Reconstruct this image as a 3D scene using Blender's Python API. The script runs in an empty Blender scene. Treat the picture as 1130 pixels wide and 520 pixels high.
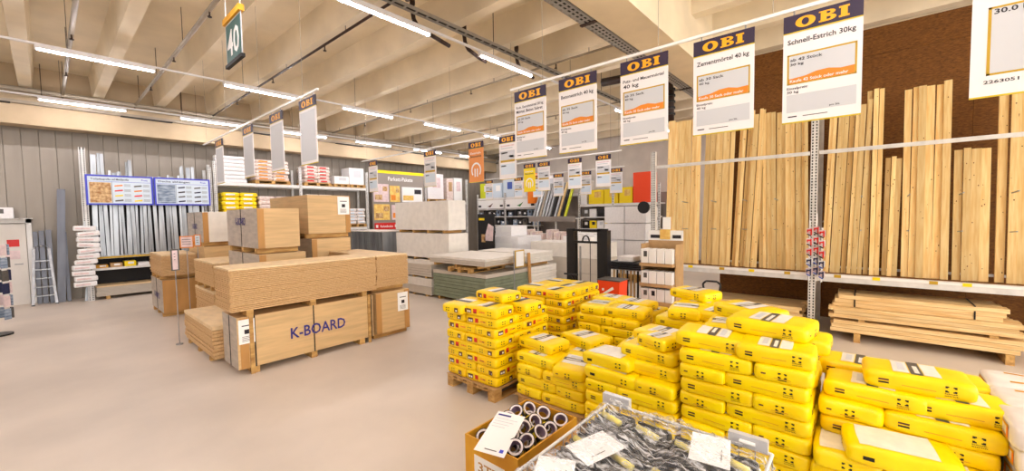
import bpy, math, random
from mathutils import Vector, Matrix
random.seed(7)
PI = math.pi
R = math.radians
scene = bpy.context.scene
COL = scene.collection

# ------------------------------------------------------------------ camera
YAW, PITCH, ROLL, FPX = R(41.0), R(2.875), R(-0.914), 447.43
fw = Vector((math.cos(YAW)*math.cos(PITCH), math.sin(YAW)*math.cos(PITCH), -math.sin(PITCH)))
rt = Vector((math.sin(YAW), -math.cos(YAW), 0))
up = rt.cross(fw)
rt2 = rt*math.cos(ROLL) + up*math.sin(ROLL)
up2 = up*math.cos(ROLL) - rt*math.sin(ROLL)
cam_d = bpy.data.cameras.new('camera')
cam_d.sensor_width = 36.0
cam_d.lens = FPX/1130*36.0
cam_d.clip_start = 0.05
cam = bpy.data.objects.new('camera', cam_d)
M3 = Matrix((rt2, up2, -fw)).transposed()
cam.matrix_world = Matrix.Translation((0, 0, 2.1)) @ M3.to_4x4()
COL.objects.link(cam)
scene.camera = cam

# ------------------------------------------------------------------ world, exposure
world = bpy.data.worlds.new('world')
scene.world = world
world.use_nodes = True
world.node_tree.nodes['Background'].inputs[0].default_value = (1.0, 0.975, 0.945, 1)
world.node_tree.nodes['Background'].inputs[1].default_value = 1.6
LAMP_STRENGTH = 38.0
scene.view_settings.view_transform = 'Standard'
scene.view_settings.look = 'None'
scene.view_settings.gamma = 1.0
scene.view_settings.use_curve_mapping = False
scene.view_settings.exposure = 1.45

# ------------------------------------------------------------------ materials
MATS = {}
def srgb(c):
    return tuple(((v/255)/12.92 if v/255 <= 0.04045 else ((v/255+0.055)/1.055)**2.4) for v in c)
def mat(name, rgb, rough=0.6, metal=0.0, var=0.0, scale=8.0, bump=0.0, stretch=(1, 1, 1), rgb2=None,
        coat=0.0, trans=0.0, alpha=1.0, emit=None, objrand=0.0, detail=5.0, ior=1.45, fac=(0.35, 0.65)):
    m = bpy.data.materials.new(name)
    m.use_nodes = True
    nt = m.node_tree
    b = nt.nodes['Principled BSDF']
    c = srgb(rgb)
    b.inputs['Base Color'].default_value = (*c, 1)
    b.inputs['Roughness'].default_value = rough
    b.inputs['Metallic'].default_value = metal
    b.inputs['IOR'].default_value = ior
    if coat:
        b.inputs['Coat Weight'].default_value = coat
        b.inputs['Coat Roughness'].default_value = 0.15
    if trans:
        b.inputs['Transmission Weight'].default_value = trans
    if alpha < 1:
        b.inputs['Alpha'].default_value = alpha
    if emit:
        b.inputs['Emission Color'].default_value = (*srgb(emit[0]), 1)
        b.inputs['Emission Strength'].default_value = emit[1]
    col_out = None
    if var or rgb2 or bump:
        tc = nt.nodes.new('ShaderNodeTexCoord')
        mp = nt.nodes.new('ShaderNodeMapping')
        mp.inputs['Scale'].default_value = stretch
        nz = nt.nodes.new('ShaderNodeTexNoise')
        nz.inputs['Scale'].default_value = scale
        nz.inputs['Detail'].default_value = detail
        nt.links.new(tc.outputs['Object'], mp.inputs[0])
        if objrand:
            oi = nt.nodes.new('ShaderNodeObjectInfo')
            mu = nt.nodes.new('ShaderNodeMath'); mu.operation = 'MULTIPLY'; mu.inputs[1].default_value = 37.0
            nt.links.new(oi.outputs['Random'], mu.inputs[0])
            nt.links.new(mu.outputs[0], mp.inputs['Location'])
        nt.links.new(mp.outputs[0], nz.inputs['Vector'])
        if rgb2 is None:
            rgb2 = tuple(max(0, v*(1-var)) for v in rgb)
        rp = nt.nodes.new('ShaderNodeValToRGB')
        rp.color_ramp.elements[0].position = fac[0]
        rp.color_ramp.elements[1].position = fac[1]
        rp.color_ramp.elements[0].color = (*srgb(rgb2), 1)
        rp.color_ramp.elements[1].color = (*c, 1)
        nt.links.new(nz.outputs[0], rp.inputs[0])
        col_out = rp.outputs[0]
        if bump:
            bp = nt.nodes.new('ShaderNodeBump')
            bp.inputs['Strength'].default_value = bump
            bp.inputs['Distance'].default_value = 0.02
            nt.links.new(nz.outputs[0], bp.inputs['Height'])
            nt.links.new(bp.outputs[0], b.inputs['Normal'])
    if objrand:
        oi2 = nt.nodes.new('ShaderNodeObjectInfo')
        mr = nt.nodes.new('ShaderNodeMapRange')
        mr.inputs[3].default_value = 1-objrand
        mr.inputs[4].default_value = 1+objrand*0.4
        nt.links.new(oi2.outputs['Random'], mr.inputs[0])
        hs = nt.nodes.new('ShaderNodeHueSaturation')
        nt.links.new(mr.outputs[0], hs.inputs['Value'])
        if col_out:
            nt.links.new(col_out, hs.inputs['Color'])
        else:
            hs.inputs['Color'].default_value = (*c, 1)
        col_out = hs.outputs[0]
    if col_out:
        nt.links.new(col_out, b.inputs['Base Color'])
    MATS[name] = m
    return m
mat('concrete_floor', (222, 209, 195), 0.42, var=0.10, scale=0.7, detail=9, bump=0.02, fac=(0.3, 0.7))
mat('ceiling_paint', (247, 233, 206), 0.85, var=0.06, scale=1.2, bump=0.05)
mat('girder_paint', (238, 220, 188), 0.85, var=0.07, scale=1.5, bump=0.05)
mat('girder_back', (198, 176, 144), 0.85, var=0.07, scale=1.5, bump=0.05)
mat('cladding', (166, 156, 143), 0.5, var=0.06, scale=3, stretch=(1, 1, 0.2))
mat('far_wall', (226, 217, 207), 0.7, var=0.05, scale=2)
mat('osb', (138, 88, 30), 0.75, rgb2=(92, 54, 14), scale=22, stretch=(1, 1, 3.5), bump=0.25, detail=4, fac=(0.3, 0.7))
mat('white_paint', (238, 236, 232), 0.45, var=0.03, scale=6)
mat('white_gloss', (245, 243, 240), 0.25)
mat('paper', (247, 246, 244), 0.7)
mat('galv', (190, 195, 200), 0.35, metal=0.75, var=0.18, scale=6, stretch=(1, 1, 0.15), objrand=0.25)
mat('galv_dark', (112, 114, 122), 0.4, metal=0.6, var=0.15, scale=6, stretch=(1, 1, 0.15))
mat('steel', (176, 178, 182), 0.35, metal=0.85, var=0.1, scale=9)
mat('rack_steel', (228, 226, 222), 0.42, metal=0.05, var=0.08, scale=7)
mat('handle_yellow', (240, 224, 120), 0.5, var=0.06, scale=10)
mat('zinc', (206, 206, 210), 0.3, metal=0.15)
mat('dark', (22, 20, 22), 0.6)
mat('black_plastic', (26, 26, 29), 0.38, var=0.2, scale=12)
mat('hole_shade', (16, 14, 14), 0.9)  # black strip inside rack posts, painted shade behind the holes
mat('pipe_grey', (170, 158, 140), 0.5, var=0.08, scale=4)
mat('pipe_brown', (52, 34, 26), 0.5)
mat('tray', (176, 172, 166), 0.4, metal=0.5, var=0.1, scale=8)
mat('lamp_housing', (236, 234, 236), 0.4)
mat('lamp_tube', (255, 250, 255), 0.4, emit=((255, 250, 255), LAMP_STRENGTH))
mat('pine', (253, 224, 160), 0.55, rgb2=(240, 198, 126), scale=5, stretch=(7, 7, 0.5), bump=0.08, objrand=0.26, detail=6)
mat('pine_y', (246, 216, 160), 0.55, rgb2=(226, 184, 122), scale=5, stretch=(7, 0.5, 7), bump=0.08, objrand=0.14, detail=6)
mat('knot', (126, 74, 30), 0.6)
mat('chipboard', (226, 188, 138), 0.7, rgb2=(206, 162, 108), scale=70, bump=0.04, stretch=(0.6, 0.6, 1.2), objrand=0.06, detail=6)
mat('chip_top', (238, 208, 162), 0.6, var=0.07, scale=10, stretch=(1, 0.4, 1))
mat('kraft', (222, 186, 134), 0.6, var=0.08, scale=5, stretch=(0.4, 0.4, 5), bump=0.05, objrand=0.05)
mat('kraft_dark', (198, 146, 82), 0.6, var=0.1, scale=5, stretch=(1, 1, 0.3))
mat('wrap_grey', (196, 182, 166), 0.35, var=0.12, scale=4, stretch=(1, 1, 4), bump=0.06)
mat('strap', (24, 22, 20), 0.4)
mat('pallet_wood', (214, 172, 104), 0.7, rgb2=(168, 122, 66), scale=6, stretch=(0.6, 3, 3), bump=0.15, objrand=0.12)
mat('ink_purple', (58, 52, 128), 0.6)
mat('ink_navy', (40, 44, 78), 0.6)
mat('plaster_edge', (206, 196, 182), 0.7, var=0.02, scale=6)
mat('plaster_white', (238, 232, 222), 0.65, var=0.04, scale=6)
mat('plaster_green', (142, 152, 128), 0.7, var=0.08, scale=6, objrand=0.05)
mat('bag_yellow', (255, 226, 0), 0.34, rgb2=(252, 212, 0), scale=5, bump=0.22, objrand=0.06, detail=3)
mat('bag_orange', (255, 220, 2), 0.34, rgb2=(250, 204, 0), scale=5, bump=0.22, objrand=0.06, detail=3)
mat('bag_white', (242, 236, 232), 0.35, rgb2=(228, 218, 214), scale=6, bump=0.35, objrand=0.04, detail=3)
mat('bag_pink', (240, 226, 218), 0.45, rgb2=(222, 196, 186), scale=12, bump=0.2, objrand=0.05)
mat('bag_print_white', (240, 236, 226), 0.4, var=0.05, scale=14)
mat('bag_print_grey', (96, 92, 88), 0.45, var=0.15, scale=20)
mat('bag_print_black', (28, 22, 12), 0.5)
mat('bag_print_brown', (110, 62, 44), 0.5, var=0.25, scale=30)
mat('bag_print_red', (214, 40, 30), 0.45)
mat('print_orange', (240, 148, 40), 0.55)
mat('sign_white', (240, 236, 236), 0.5)
mat('sign_edge', (214, 190, 30), 0.5)
mat('sign_frame', (196, 158, 40), 0.5)
mat('sign_header', (52, 40, 66), 0.5)
mat('sign_orange', (232, 138, 42), 0.5)
mat('sign_letter', (250, 176, 30), 0.5)
mat('sign_ink', (40, 38, 46), 0.6)
mat('sign_grey', (206, 208, 212), 0.45)
mat('sign_salmon', (232, 150, 84), 0.55)
mat('blue_frame', (62, 70, 196), 0.4)
mat('pale_blue', (214, 228, 240), 0.5)
mat('photo_tan', (226, 192, 140), 0.5, rgb2=(160, 110, 60), scale=14)
mat('photo_blue', (176, 190, 206), 0.5, rgb2=(92, 110, 136), scale=6, stretch=(1, 1, 4))
mat('photo_yellow', (244, 214, 120), 0.5, rgb2=(226, 176, 90), scale=10)
mat('photo_pink', (238, 214, 214), 0.5, var=0.1, scale=10)
mat('red', (214, 34, 30), 0.45)
mat('red_box', (238, 72, 26), 0.45)
mat('orange', (244, 128, 22), 0.5)
mat('yellow', (250, 220, 20), 0.45)
mat('yellow_green', (206, 214, 40), 0.45)
mat('green', (60, 130, 70), 0.5)
mat('blue', (70, 96, 180), 0.5)
mat('card_yellow', (226, 168, 44), 0.6, rgb2=(206, 142, 30), scale=4)
mat('card_brown', (196, 158, 110), 0.65, var=0.08, scale=6)
mat('door_white', (228, 222, 214), 0.5, var=0.03, scale=3)
mat('tape_yellow', (244, 210, 20), 0.4)
mat('tape_core', (232, 222, 224), 0.6)
mat('tape_purple', (150, 130, 156), 0.6)
def film_material():
    m = bpy.data.materials.new('foil'); m.use_nodes = True; nt = m.node_tree
    b = nt.nodes['Principled BSDF']; out = nt.nodes['Material Output']
    b.inputs['Base Color'].default_value = (0.95, 0.95, 0.96, 1); b.inputs['Roughness'].default_value = 0.16
    nz = nt.nodes.new('ShaderNodeTexNoise'); nz.inputs['Scale'].default_value = 9; nz.inputs['Detail'].default_value = 6
    tc = nt.nodes.new('ShaderNodeTexCoord'); nt.links.new(tc.outputs['Object'], nz.inputs['Vector'])
    bp = nt.nodes.new('ShaderNodeBump'); bp.inputs['Strength'].default_value = 0.9; bp.inputs['Distance'].default_value = 0.03
    nt.links.new(nz.outputs[0], bp.inputs['Height']); nt.links.new(bp.outputs[0], b.inputs['Normal'])
    tr = nt.nodes.new('ShaderNodeBsdfTransparent'); tr.inputs[0].default_value = (0.96, 0.96, 0.97, 1)
    mx = nt.nodes.new('ShaderNodeMixShader')
    mr = nt.nodes.new('ShaderNodeMapRange'); mr.inputs[1].default_value = 0.46; mr.inputs[2].default_value = 0.68; mr.inputs[3].default_value = 0.05; mr.inputs[4].default_value = 0.6  # noise mixes in whitish streaks that imitate reflections on the film
    nz2 = nt.nodes.new('ShaderNodeTexNoise'); nz2.inputs['Scale'].default_value = 11; nz2.inputs['Detail'].default_value = 3; nz2.inputs['Distortion'].default_value = 1.6
    mp2 = nt.nodes.new('ShaderNodeMapping'); mp2.inputs['Scale'].default_value = (2.2, 0.8, 1); mp2.inputs['Rotation'].default_value = (0, 0, 0.5)
    nt.links.new(tc.outputs['Object'], mp2.inputs[0]); nt.links.new(mp2.outputs[0], nz2.inputs['Vector'])
    nt.links.new(nz2.outputs[0], mr.inputs[0]); nt.links.new(mr.outputs[0], mx.inputs[0])
    nt.links.new(tr.outputs[0], mx.inputs[1]); nt.links.new(b.outputs[0], mx.inputs[2]); nt.links.new(mx.outputs[0], out.inputs[0])
    MATS['foil'] = m
film_material()
mat('grey_panel', (150, 140, 132), 0.6)
mat('foam', (244, 242, 242), 0.6, var=0.03, scale=20, bump=0.1)
mat('teal', (60, 96, 92), 0.5)
mat('wood_handle', (206, 168, 110), 0.55, var=0.1, scale=6)

# ------------------------------------------------------------------ mesh builder
class MB:
    def __init__(s):
        s.v = []; s.f = []; s.m = []; s.mats = []
    def mi(s, name):
        if name not in s.mats: s.mats.append(name)
        return s.mats.index(name)
    def quad(s, pts, m):
        n = len(s.v); s.v += [tuple(p) for p in pts]; s.f.append(tuple(range(n, n+len(pts)))); s.m.append(s.mi(m))
        return s
    def box(s, x0, y0, z0, x1, y1, z1, m):
        if x0 > x1: x0, x1 = x1, x0
        if y0 > y1: y0, y1 = y1, y0
        if z0 > z1: z0, z1 = z1, z0
        n = len(s.v)
        s.v += [(x0,y0,z0),(x1,y0,z0),(x1,y1,z0),(x0,y1,z0),(x0,y0,z1),(x1,y0,z1),(x1,y1,z1),(x0,y1,z1)]
        k = s.mi(m)
        for f in ((0,3,2,1),(4,5,6,7),(0,1,5,4),(1,2,6,5),(2,3,7,6),(3,0,4,7)):
            s.f.append(tuple(n+i for i in f)); s.m.append(k)
        return s
    def bbox(s, x0, y0, z0, x1, y1, z1, m, b=0.006):
        # box with chamfered vertical and horizontal edges (rounded look)
        k = s.mi(m); n = len(s.v)
        P = {}
        for ix, X in ((0, x0), (1, x1)):
            for iy, Y in ((0, y0), (1, y1)):
                for iz, Z in ((0, z0), (1, z1)):
                    sx = b if ix == 0 else -b; sy = b if iy == 0 else -b; sz = b if iz == 0 else -b
                    for a, q in enumerate(((X, Y+sy, Z+sz), (X+sx, Y, Z+sz), (X+sx, Y+sy, Z))):
                        P[(ix, iy, iz, a)] = len(s.v); s.v.append(q)
        def add(ids): s.f.append(tuple(P[i] for i in ids)); s.m.append(k)
        for ix in (0, 1):
            ids = [(ix,0,0,0),(ix,1,0,0),(ix,1,1,0),(ix,0,1,0)]; add(ids if ix else ids[::-1])
            ids = [(0,ix,0,1),(0,ix,1,1),(1,ix,1,1),(1,ix,0,1)]; add(ids if ix else ids[::-1])
            ids = [(0,0,ix,2),(1,0,ix,2),(1,1,ix,2),(0,1,ix,2)]; add(ids if ix else ids[::-1])
        for iy in (0, 1):
            for iz in (0, 1):
                ids = [(0,iy,iz,1),(1,iy,iz,1),(1,iy,iz,2),(0,iy,iz,2)]; add(ids if (iy == iz) == False else ids[::-1])
        for ix in (0, 1):
            for iz in (0, 1):
                ids = [(ix,0,iz,0),(ix,1,iz,0),(ix,1,iz,2),(ix,0,iz,2)]; add(ids if (ix == iz) else ids[::-1])
        for ix in (0, 1):
            for iy in (0, 1):
                ids = [(ix,iy,0,0),(ix,iy,1,0),(ix,iy,1,1),(ix,iy,0,1)]; add(ids if (ix == iy) == False else ids[::-1])
        for ix in (0, 1):
            for iy in (0, 1):
                for iz in (0, 1):
                    ids = [(ix,iy,iz,0),(ix,iy,iz,1),(ix,iy,iz,2)]; add(ids if (ix+iy+iz) % 2 else ids[::-1])
        return s
    def cyl(s, p0, p1, r, m, n=10, r1=None, caps=True):
        p0 = Vector(p0); p1 = Vector(p1); d = (p1-p0).normalized()
        a = Vector((0, 0, 1)) if abs(d.z) < 0.9 else Vector((1, 0, 0))
        u = d.cross(a).normalized(); w = d.cross(u)
        r1 = r if r1 is None else r1
        k = s.mi(m); b = len(s.v)
        for p, rr in ((p0, r), (p1, r1)):
            for i in range(n):
                t = 2*PI*i/n
                s.v.append(tuple(p+u*math.cos(t)*rr+w*math.sin(t)*rr))
        for i in range(n):
            j = (i+1) % n
            s.f.append((b+i, b+n+i, b+n+j, b+j)); s.m.append(k)
        if caps:
            s.f.append(tuple(b+i for i in range(n))); s.m.append(k)
            s.f.append(tuple(b+n+i for i in reversed(range(n)))); s.m.append(k)
        return s
    def path(s, pts, r, m, n=8):
        for a, b in zip(pts[:-1], pts[1:]): s.cyl(a, b, r, m, n)
        return s
    def bar(s, p0, p1, w, t, m, upv=(0, 0, 1)):
        # rectangular bar between two points, w wide (side), t thick (along upv-ish)
        p0 = Vector(p0); p1 = Vector(p1); d = (p1-p0).normalized()
        sv = d.cross(Vector(upv)).normalized(); uv = sv.cross(d)
        b = len(s.v); k = s.mi(m)
        for p in (p0, p1):
            for a, c in ((-1, -1), (1, -1), (1, 1), (-1, 1)):
                s.v.append(tuple(p+sv*a*w/2+uv*c*t/2))
        for f in ((0,1,2,3),(7,6,5,4),(0,4,5,1),(1,5,6,2),(2,6,7,3),(3,7,4,0)):
            s.f.append(tuple(b+i for i in f)); s.m.append(k)
        return s
    def prism(s, pts2, axis, a0, a1, m):
        # extrude polygon pts2 along axis ('x','y','z') from a0 to a1
        k = s.mi(m); n = len(pts2); b = len(s.v)
        def P(q, a): return {'x': (a, q[0], q[1]), 'y': (q[0], a, q[1]), 'z': (q[0], q[1], a)}[axis]
        for a in (a0, a1): s.v += [P(q, a) for q in pts2]
        for i in range(n):
            j = (i+1) % n
            s.f.append((b+i, b+j, b+n+j, b+n+i)); s.m.append(k)
        s.f.append(tuple(b+i for i in reversed(range(n)))); s.m.append(k)
        s.f.append(tuple(b+n+i for i in range(n))); s.m.append(k)
        return s
    def tri(s, verts, faces, m):
        b = len(s.v); k = s.mi(m); s.v += [tuple(v) for v in verts]
        for f in faces: s.f.append(tuple(b+i for i in f)); s.m.append(k)
        return s
    def mesh(s, name, smooth=False):
        me = bpy.data.meshes.new(name)
        me.from_pydata(s.v, [], s.f)
        for m in s.mats: me.materials.append(MATS[m])
        me.polygons.foreach_set('material_index', s.m)
        if smooth: me.polygons.foreach_set('use_smooth', [True]*len(s.f))
        me.update()
        return me
    def build(s, name, parent=None, loc=None, smooth=False):
        return inst(name, s.mesh(name, smooth), parent, loc)
def inst(name, me, parent=None, loc=None, rot=None):
    o = bpy.data.objects.new(name, me)
    COL.objects.link(o)
    if parent: o.parent = parent
    if loc: o.location = loc
    if rot: o.rotation_euler = rot
    return o
LABELS = {}
def tag(o, label, cat, group=None):
    o['label'] = label; o['category'] = cat
    if group: o['group'] = group
    if label in LABELS and not group: print('DUPLICATE LABEL', label)
    LABELS[label] = 1
    n = len(label.split())
    if n < 4 or n > 16: print('LABEL LENGTH', n, label)
    return o
def thing(name, label, cat, loc=(0, 0, 0), rz=0, group=None, rot=None):
    o = bpy.data.objects.new(name, None)
    o.empty_display_size = 0.1
    COL.objects.link(o); o.location = loc
    o.rotation_euler = rot if rot else (0, 0, rz)
    return tag(o, label, cat, group)
def stuff(o):
    o['kind'] = 'stuff'; return o
def struct(name, mb, parent=None, smooth=False):
    o = mb.build(name, parent, None, smooth)
    if not parent: o['kind'] = 'structure'
    return o
ORD = ['zeroth', 'first', 'second', 'third', 'fourth', 'fifth', 'sixth', 'seventh', 'eighth', 'ninth', 'tenth',
       'eleventh', 'twelfth', '13th', '14th', '15th', '16th', '17th', '18th', '19th', '20th', '21st', '22nd', '23rd'] + ['%dth' % i for i in range(24, 31)] + ['31st', '32nd', '33rd'] + ['%dth' % i for i in range(34, 41)] + ['41st', '42nd', '43rd'] + ['%dth' % i for i in range(44, 51)]

# text -> 2D triangles, normalised so that cap height = 1 and width = w
_TX = {}
def text2d(sx):
    if sx in _TX: return _TX[sx]
    cu = bpy.data.curves.new('t', 'FONT'); cu.body = sx; cu.offset = 0.017; cu.resolution_u = 2
    o = bpy.data.objects.new('t', cu); COL.objects.link(o)
    dg = bpy.context.evaluated_depsgraph_get(); dg.update()
    me = bpy.data.meshes.new_from_object(o.evaluated_get(dg))
    vs = [(v.co.x, v.co.y) for v in me.vertices]; fs = [tuple(p.vertices) for p in me.polygons]
    bpy.data.objects.remove(o); bpy.data.curves.remove(cu); bpy.data.meshes.remove(me)
    x0 = min(v[0] for v in vs); x1 = max(v[0] for v in vs)
    _TX[sx] = ([(v[0]-x0, v[1]) for v in vs], fs, x1-x0)
    return _TX[sx]
def put_text(mb, sx, fn, x, y, h, m, w=None, align='l'):
    # fn maps (x, y) -> 3D ; h is the letter height, w the total width wanted
    vs, fs, tw = text2d(sx)
    ky = h/0.70
    kx = ky*1.05 if w is None else w/tw
    W = tw*kx
    x0 = x if align == 'l' else (x-W/2 if align == 'c' else x-W)
    mb.tri([fn(x0+v[0]*kx, y+v[1]*ky) for v in vs], fs, m)
# fat slab-serif letters O B I
def arc(cx, cy, rx, ry, a0, a1, n):
    return [(cx+rx*math.cos(R(a0+(a1-a0)*i/n)), cy+ry*math.sin(R(a0+(a1-a0)*i/n))) for i in range(n+1)]
def slab_letters(mb, fn, x, y, w, h, m):
    U = w/3.35
    def ring(cx, cy, rx, ry, ix, iy, a0, a1, n=14):
        o = arc(cx, cy, rx, ry, a0, a1, n); i = arc(cx, cy, ix, iy, a0, a1, n)
        for k in range(n):
            mb.quad([fn(x+q[0]*U, y+q[1]*h) for q in (i[k], o[k], o[k+1], i[k+1])], m)
    def rect(a, b, c, d):
        mb.quad([fn(x+q[0]*U, y+q[1]*h) for q in ((a, b), (c, b), (c, d), (a, d))], m)
    ring(0.65, 0.5, 0.65, 0.52, 0.24, 0.34, 0, 360, 24)
    rect(1.62, 0, 1.98, 1.0); rect(1.5, 0, 1.62, 0.15); rect(1.5, 0.88, 1.62, 1.0)
    rect(1.98, 0, 2.1, 0.15); rect(1.98, 0.39, 2.1, 0.66); rect(1.98, 0.88, 2.1, 1.0)
    ring(2.1, 0.77, 0.42, 0.23, 0.12, 0.11, -90, 90, 10); ring(2.1, 0.27, 0.48, 0.27, 0.14, 0.12, -90, 90, 10)
    rect(2.84, 0, 3.23, 1.0); rect(2.72, 0, 2.84, 0.17); rect(2.72, 0.83, 2.84, 1.0); rect(3.23, 0, 3.35, 0.17); rect(3.23, 0.83, 3.35, 1.0)

# ================================================================== THE SETTING
struct('floor', MB().box(-9, -9, -0.1, 19, 17, 0, 'concrete_floor'))
SLAB, RIBZ = 5.95, 5.40
ceil = struct('ceiling', MB().box(-9, -9, SLAB, 19, 17, SLAB+0.15, 'ceiling_paint'))
rib_a = MB().prism([(-0.16, SLAB), (-0.105, RIBZ), (0.105, RIBZ), (0.16, SLAB)], 'y', 2.8, 15.7, 'ceiling_paint').mesh('rib')
rib_b = MB().prism([(-0.16, SLAB), (-0.105, RIBZ), (0.105, RIBZ), (0.16, SLAB)], 'y', -9, 2.25, 'ceiling_paint').mesh('rib')
for k in range(-7, 15):
    for me in (rib_a, rib_b):
        inst('rib', me, ceil, (-0.15+1.25*k, 0, 0))
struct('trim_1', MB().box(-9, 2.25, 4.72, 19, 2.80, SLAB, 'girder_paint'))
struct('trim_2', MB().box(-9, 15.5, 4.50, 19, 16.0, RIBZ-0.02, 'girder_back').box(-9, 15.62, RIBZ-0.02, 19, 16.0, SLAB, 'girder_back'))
struct('wall_left_unseen', MB().box(-9.2, -9, 0, -9, 16.5, SLAB, 'cladding'))  # unseen wall, added to cut the light entering from the left
wb = struct('wall_back', MB().box(-9, 16.38, 0, 19, 16.5, SLAB, 'cladding'))
pm = MB().prism([(0.002, 16.38), (0.008, 16.36), (0.290, 16.36), (0.296, 16.38)], 'z', 0, 4.9, 'cladding').mesh('cladding_panel')
for k in range(-16, 62):
    inst('cladding_panel', pm, wb, (k*0.298, 0, 0))
struct('wall_far', MB().box(16.6, -3, 0, 16.8, 16.38, SLAB, 'far_wall'))
wr = struct('wall_right', MB().box(10.0, -6, 0, 10.1, 2.45, 5.38, 'osb').box(10.0, -6, 5.38, 10.1, 2.25, SLAB, 'girder_paint'))
sheet = MB().box(9.975, 0, 0, 10.0, 1.246, 2.44, 'osb').mesh('osb_sheet')
sheet_s = MB().box(9.975, 0, 0, 10.0, 1.246, 0.48, 'osb').mesh('osb_sheet')
for k in range(6):
    y = 2.45-1.25*(k+1)
    inst('osb_sheet', sheet, wr, (0, y, 0)); inst('osb_sheet', sheet, wr, (0, y, 2.445)); inst('osb_sheet', sheet_s, wr, (0, y, 4.89))
# door in the back wall
d = bpy.data.objects.new('door_1', None); COL.objects.link(d); d['kind'] = 'structure'; d.location = (-0.75, 16.34, 0)
dl = MB().bbox(-0.42, -0.05, 0, 0.42, -0.01, 2.08, 'door_white').build('door_leaf', d)
MB().box(-0.52, -0.08, 0, -0.43, 0, 2.2, 'white_paint').box(0.43, -0.08, 0, 0.52, 0, 2.2, 'white_paint').box(-0.52, -0.08, 2.1, 0.52, 0, 2.2, 'white_paint').build('door_frame', d)
h = MB().cyl((0.33, -0.05, 1.05), (0.33, -0.1, 1.05), 0.014, 'steel').cyl((0.33, -0.1, 1.05), (0.2, -0.1, 1.05), 0.012, 'steel').build('door_handle', dl)
MB().box(0.10, -0.056, 1.50, 0.30, -0.05, 1.68, 'red').build('door_sticker', dl)
MB().box(0.06, -0.056, 1.18, 0.30, -0.05, 1.40, 'photo_pink').build('door_notice', dl)

# ================================================================== LAMPS, TRAYS, PIPES
def lamp_meshes():
    hs = MB().box(0, -0.034, 0.02, 1.5, 0.034, 0.075, 'lamp_housing').mesh('housing')
    tb = MB()
    n = 8
    pr = [(0.026*math.cos(PI+PI*i/n), 0.02+0.027*math.sin(PI+PI*i/n)) for i in range(n+1)]
    tb.prism([(q[0], q[1]) for q in pr], 'x', 0.02, 1.48, 'lamp_tube')
    cp = MB().box(-0.004, -0.03, -0.008, 0.02, 0.03, 0.07, 'lamp_housing').mesh('end_cap')
    return hs, tb.mesh('tube'), cp
LH, LT, LC = lamp_meshes()
rows = [(0.0, 'closest to the camera'), (5.25, 'under the cable tray'), (10.35, 'in the middle lamp row'), (14.55, 'along the back girder'), (-5.0, 'behind the camera')]
for y, where in rows:
    ks = range(-3, 6)
    if y == 0.0: ks = range(-3, 2)
    if y == -5.0: ks = range(-3, 3)
    # long carrier rail for the row
    x0 = 0.03+2.6*ks[0]; x1 = 0.03+2.6*ks[-1]+1.5
    t = thing('lamp_rail', 'long thin white rail carrying the tube lamps %s' % where, 'lamp rail', (0, y, 4.95))
    MB().box(x0-0.4, -0.02, 0.078, x1+0.4, 0.02, 0.11, 'lamp_housing').build('rail', t)
    for k in ks:
        MB().cyl((2.6*k+0.4, 0, 0.11), (2.6*k+0.4, 0, SLAB-4.95-(0 if k % 2 else 0.0)), 0.004, 'pipe_brown', 5).build('hanger_wire', t)
    for i, k in enumerate(ks):
        l = thing('tube_lamp', 'white tube lamp %s, %s from the left end' % (where, ORD[i+1]), 'lamp', (0.03+2.6*k, y, 4.95), group='tube lamps on the hall ceiling')
        inst('housing', LH, l); inst('tube', LT, l); inst('end_cap', LC, l); inst('end_cap', LC, l, (1.484, 0, 0))
# perforated tray below the near girder
t = thing('cable_tray', 'perforated metal cable tray along the edge of the near concrete girder', 'cable tray', (0, 2.92, 4.72))
b = MB()
nx = 150
for i in range(nx):
    x0 = -2+i*0.1
    for (ya, yb, ho) in ((-0.09, -0.06, 0), (-0.06, -0.03, 1), (-0.03, 0.0, 0), (0, 0.03, 1), (0.03, 0.06, 0), (0.06, 0.09, 1), (0.09, 0.1, 0)):
        if ho:
            b.quad([(x0, ya, 0), (x0, yb, 0), (x0+0.045, yb, 0), (x0+0.045, ya, 0)], 'tray')
        else:
            b.quad([(x0, ya, 0), (x0, yb, 0), (x0+0.1, yb, 0), (x0+0.1, ya, 0)], 'tray')
b.build('tray_floor', t)
MB().box(-2, -0.1, 0, 13, -0.095, 0.06, 'tray').box(-2, 0.095, 0, 13, 0.1, 0.06, 'tray').build('tray_side', t)
MB().box(-2, -0.08, 0.025, 13, 0.06, 0.03, 'dark').build('cable_bundle', t)
for k in range(8):
    MB().box(-1+2*k, -0.12, -0.015, -0.94+2*k, 0.12, 0.0, 'pipe_brown').build('bracket', t)
# tray above lamp row two
t = thing('cable_ladder', 'narrow grey cable ladder hanging above the nearest row of tube lamps', 'cable tray', (0, 5.15, 5.16))
MB().box(-3, -0.06, 0, 13, -0.05, 0.05, 'tray').box(-3, 0.05, 0, 13, 0.06, 0.05, 'tray').build('side_rail', t)
b = MB()
for i in range(80): b.box(-3+i*0.2, -0.05, 0.01, -2.97+i*0.2, 0.05, 0.02, 'tray')
stuff(b.build('rung', t))
MB().box(-3, -0.04, 0.022, 13, 0.03, 0.03, 'dark').build('cable_bundle', t)
for k in range(8): MB().cyl((-2.5+2*k, 0, 0.03), (-2.5+2*k, 0, SLAB-5.16), 0.006, 'pipe_brown', 6).build('hanger_rod', t)
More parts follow.
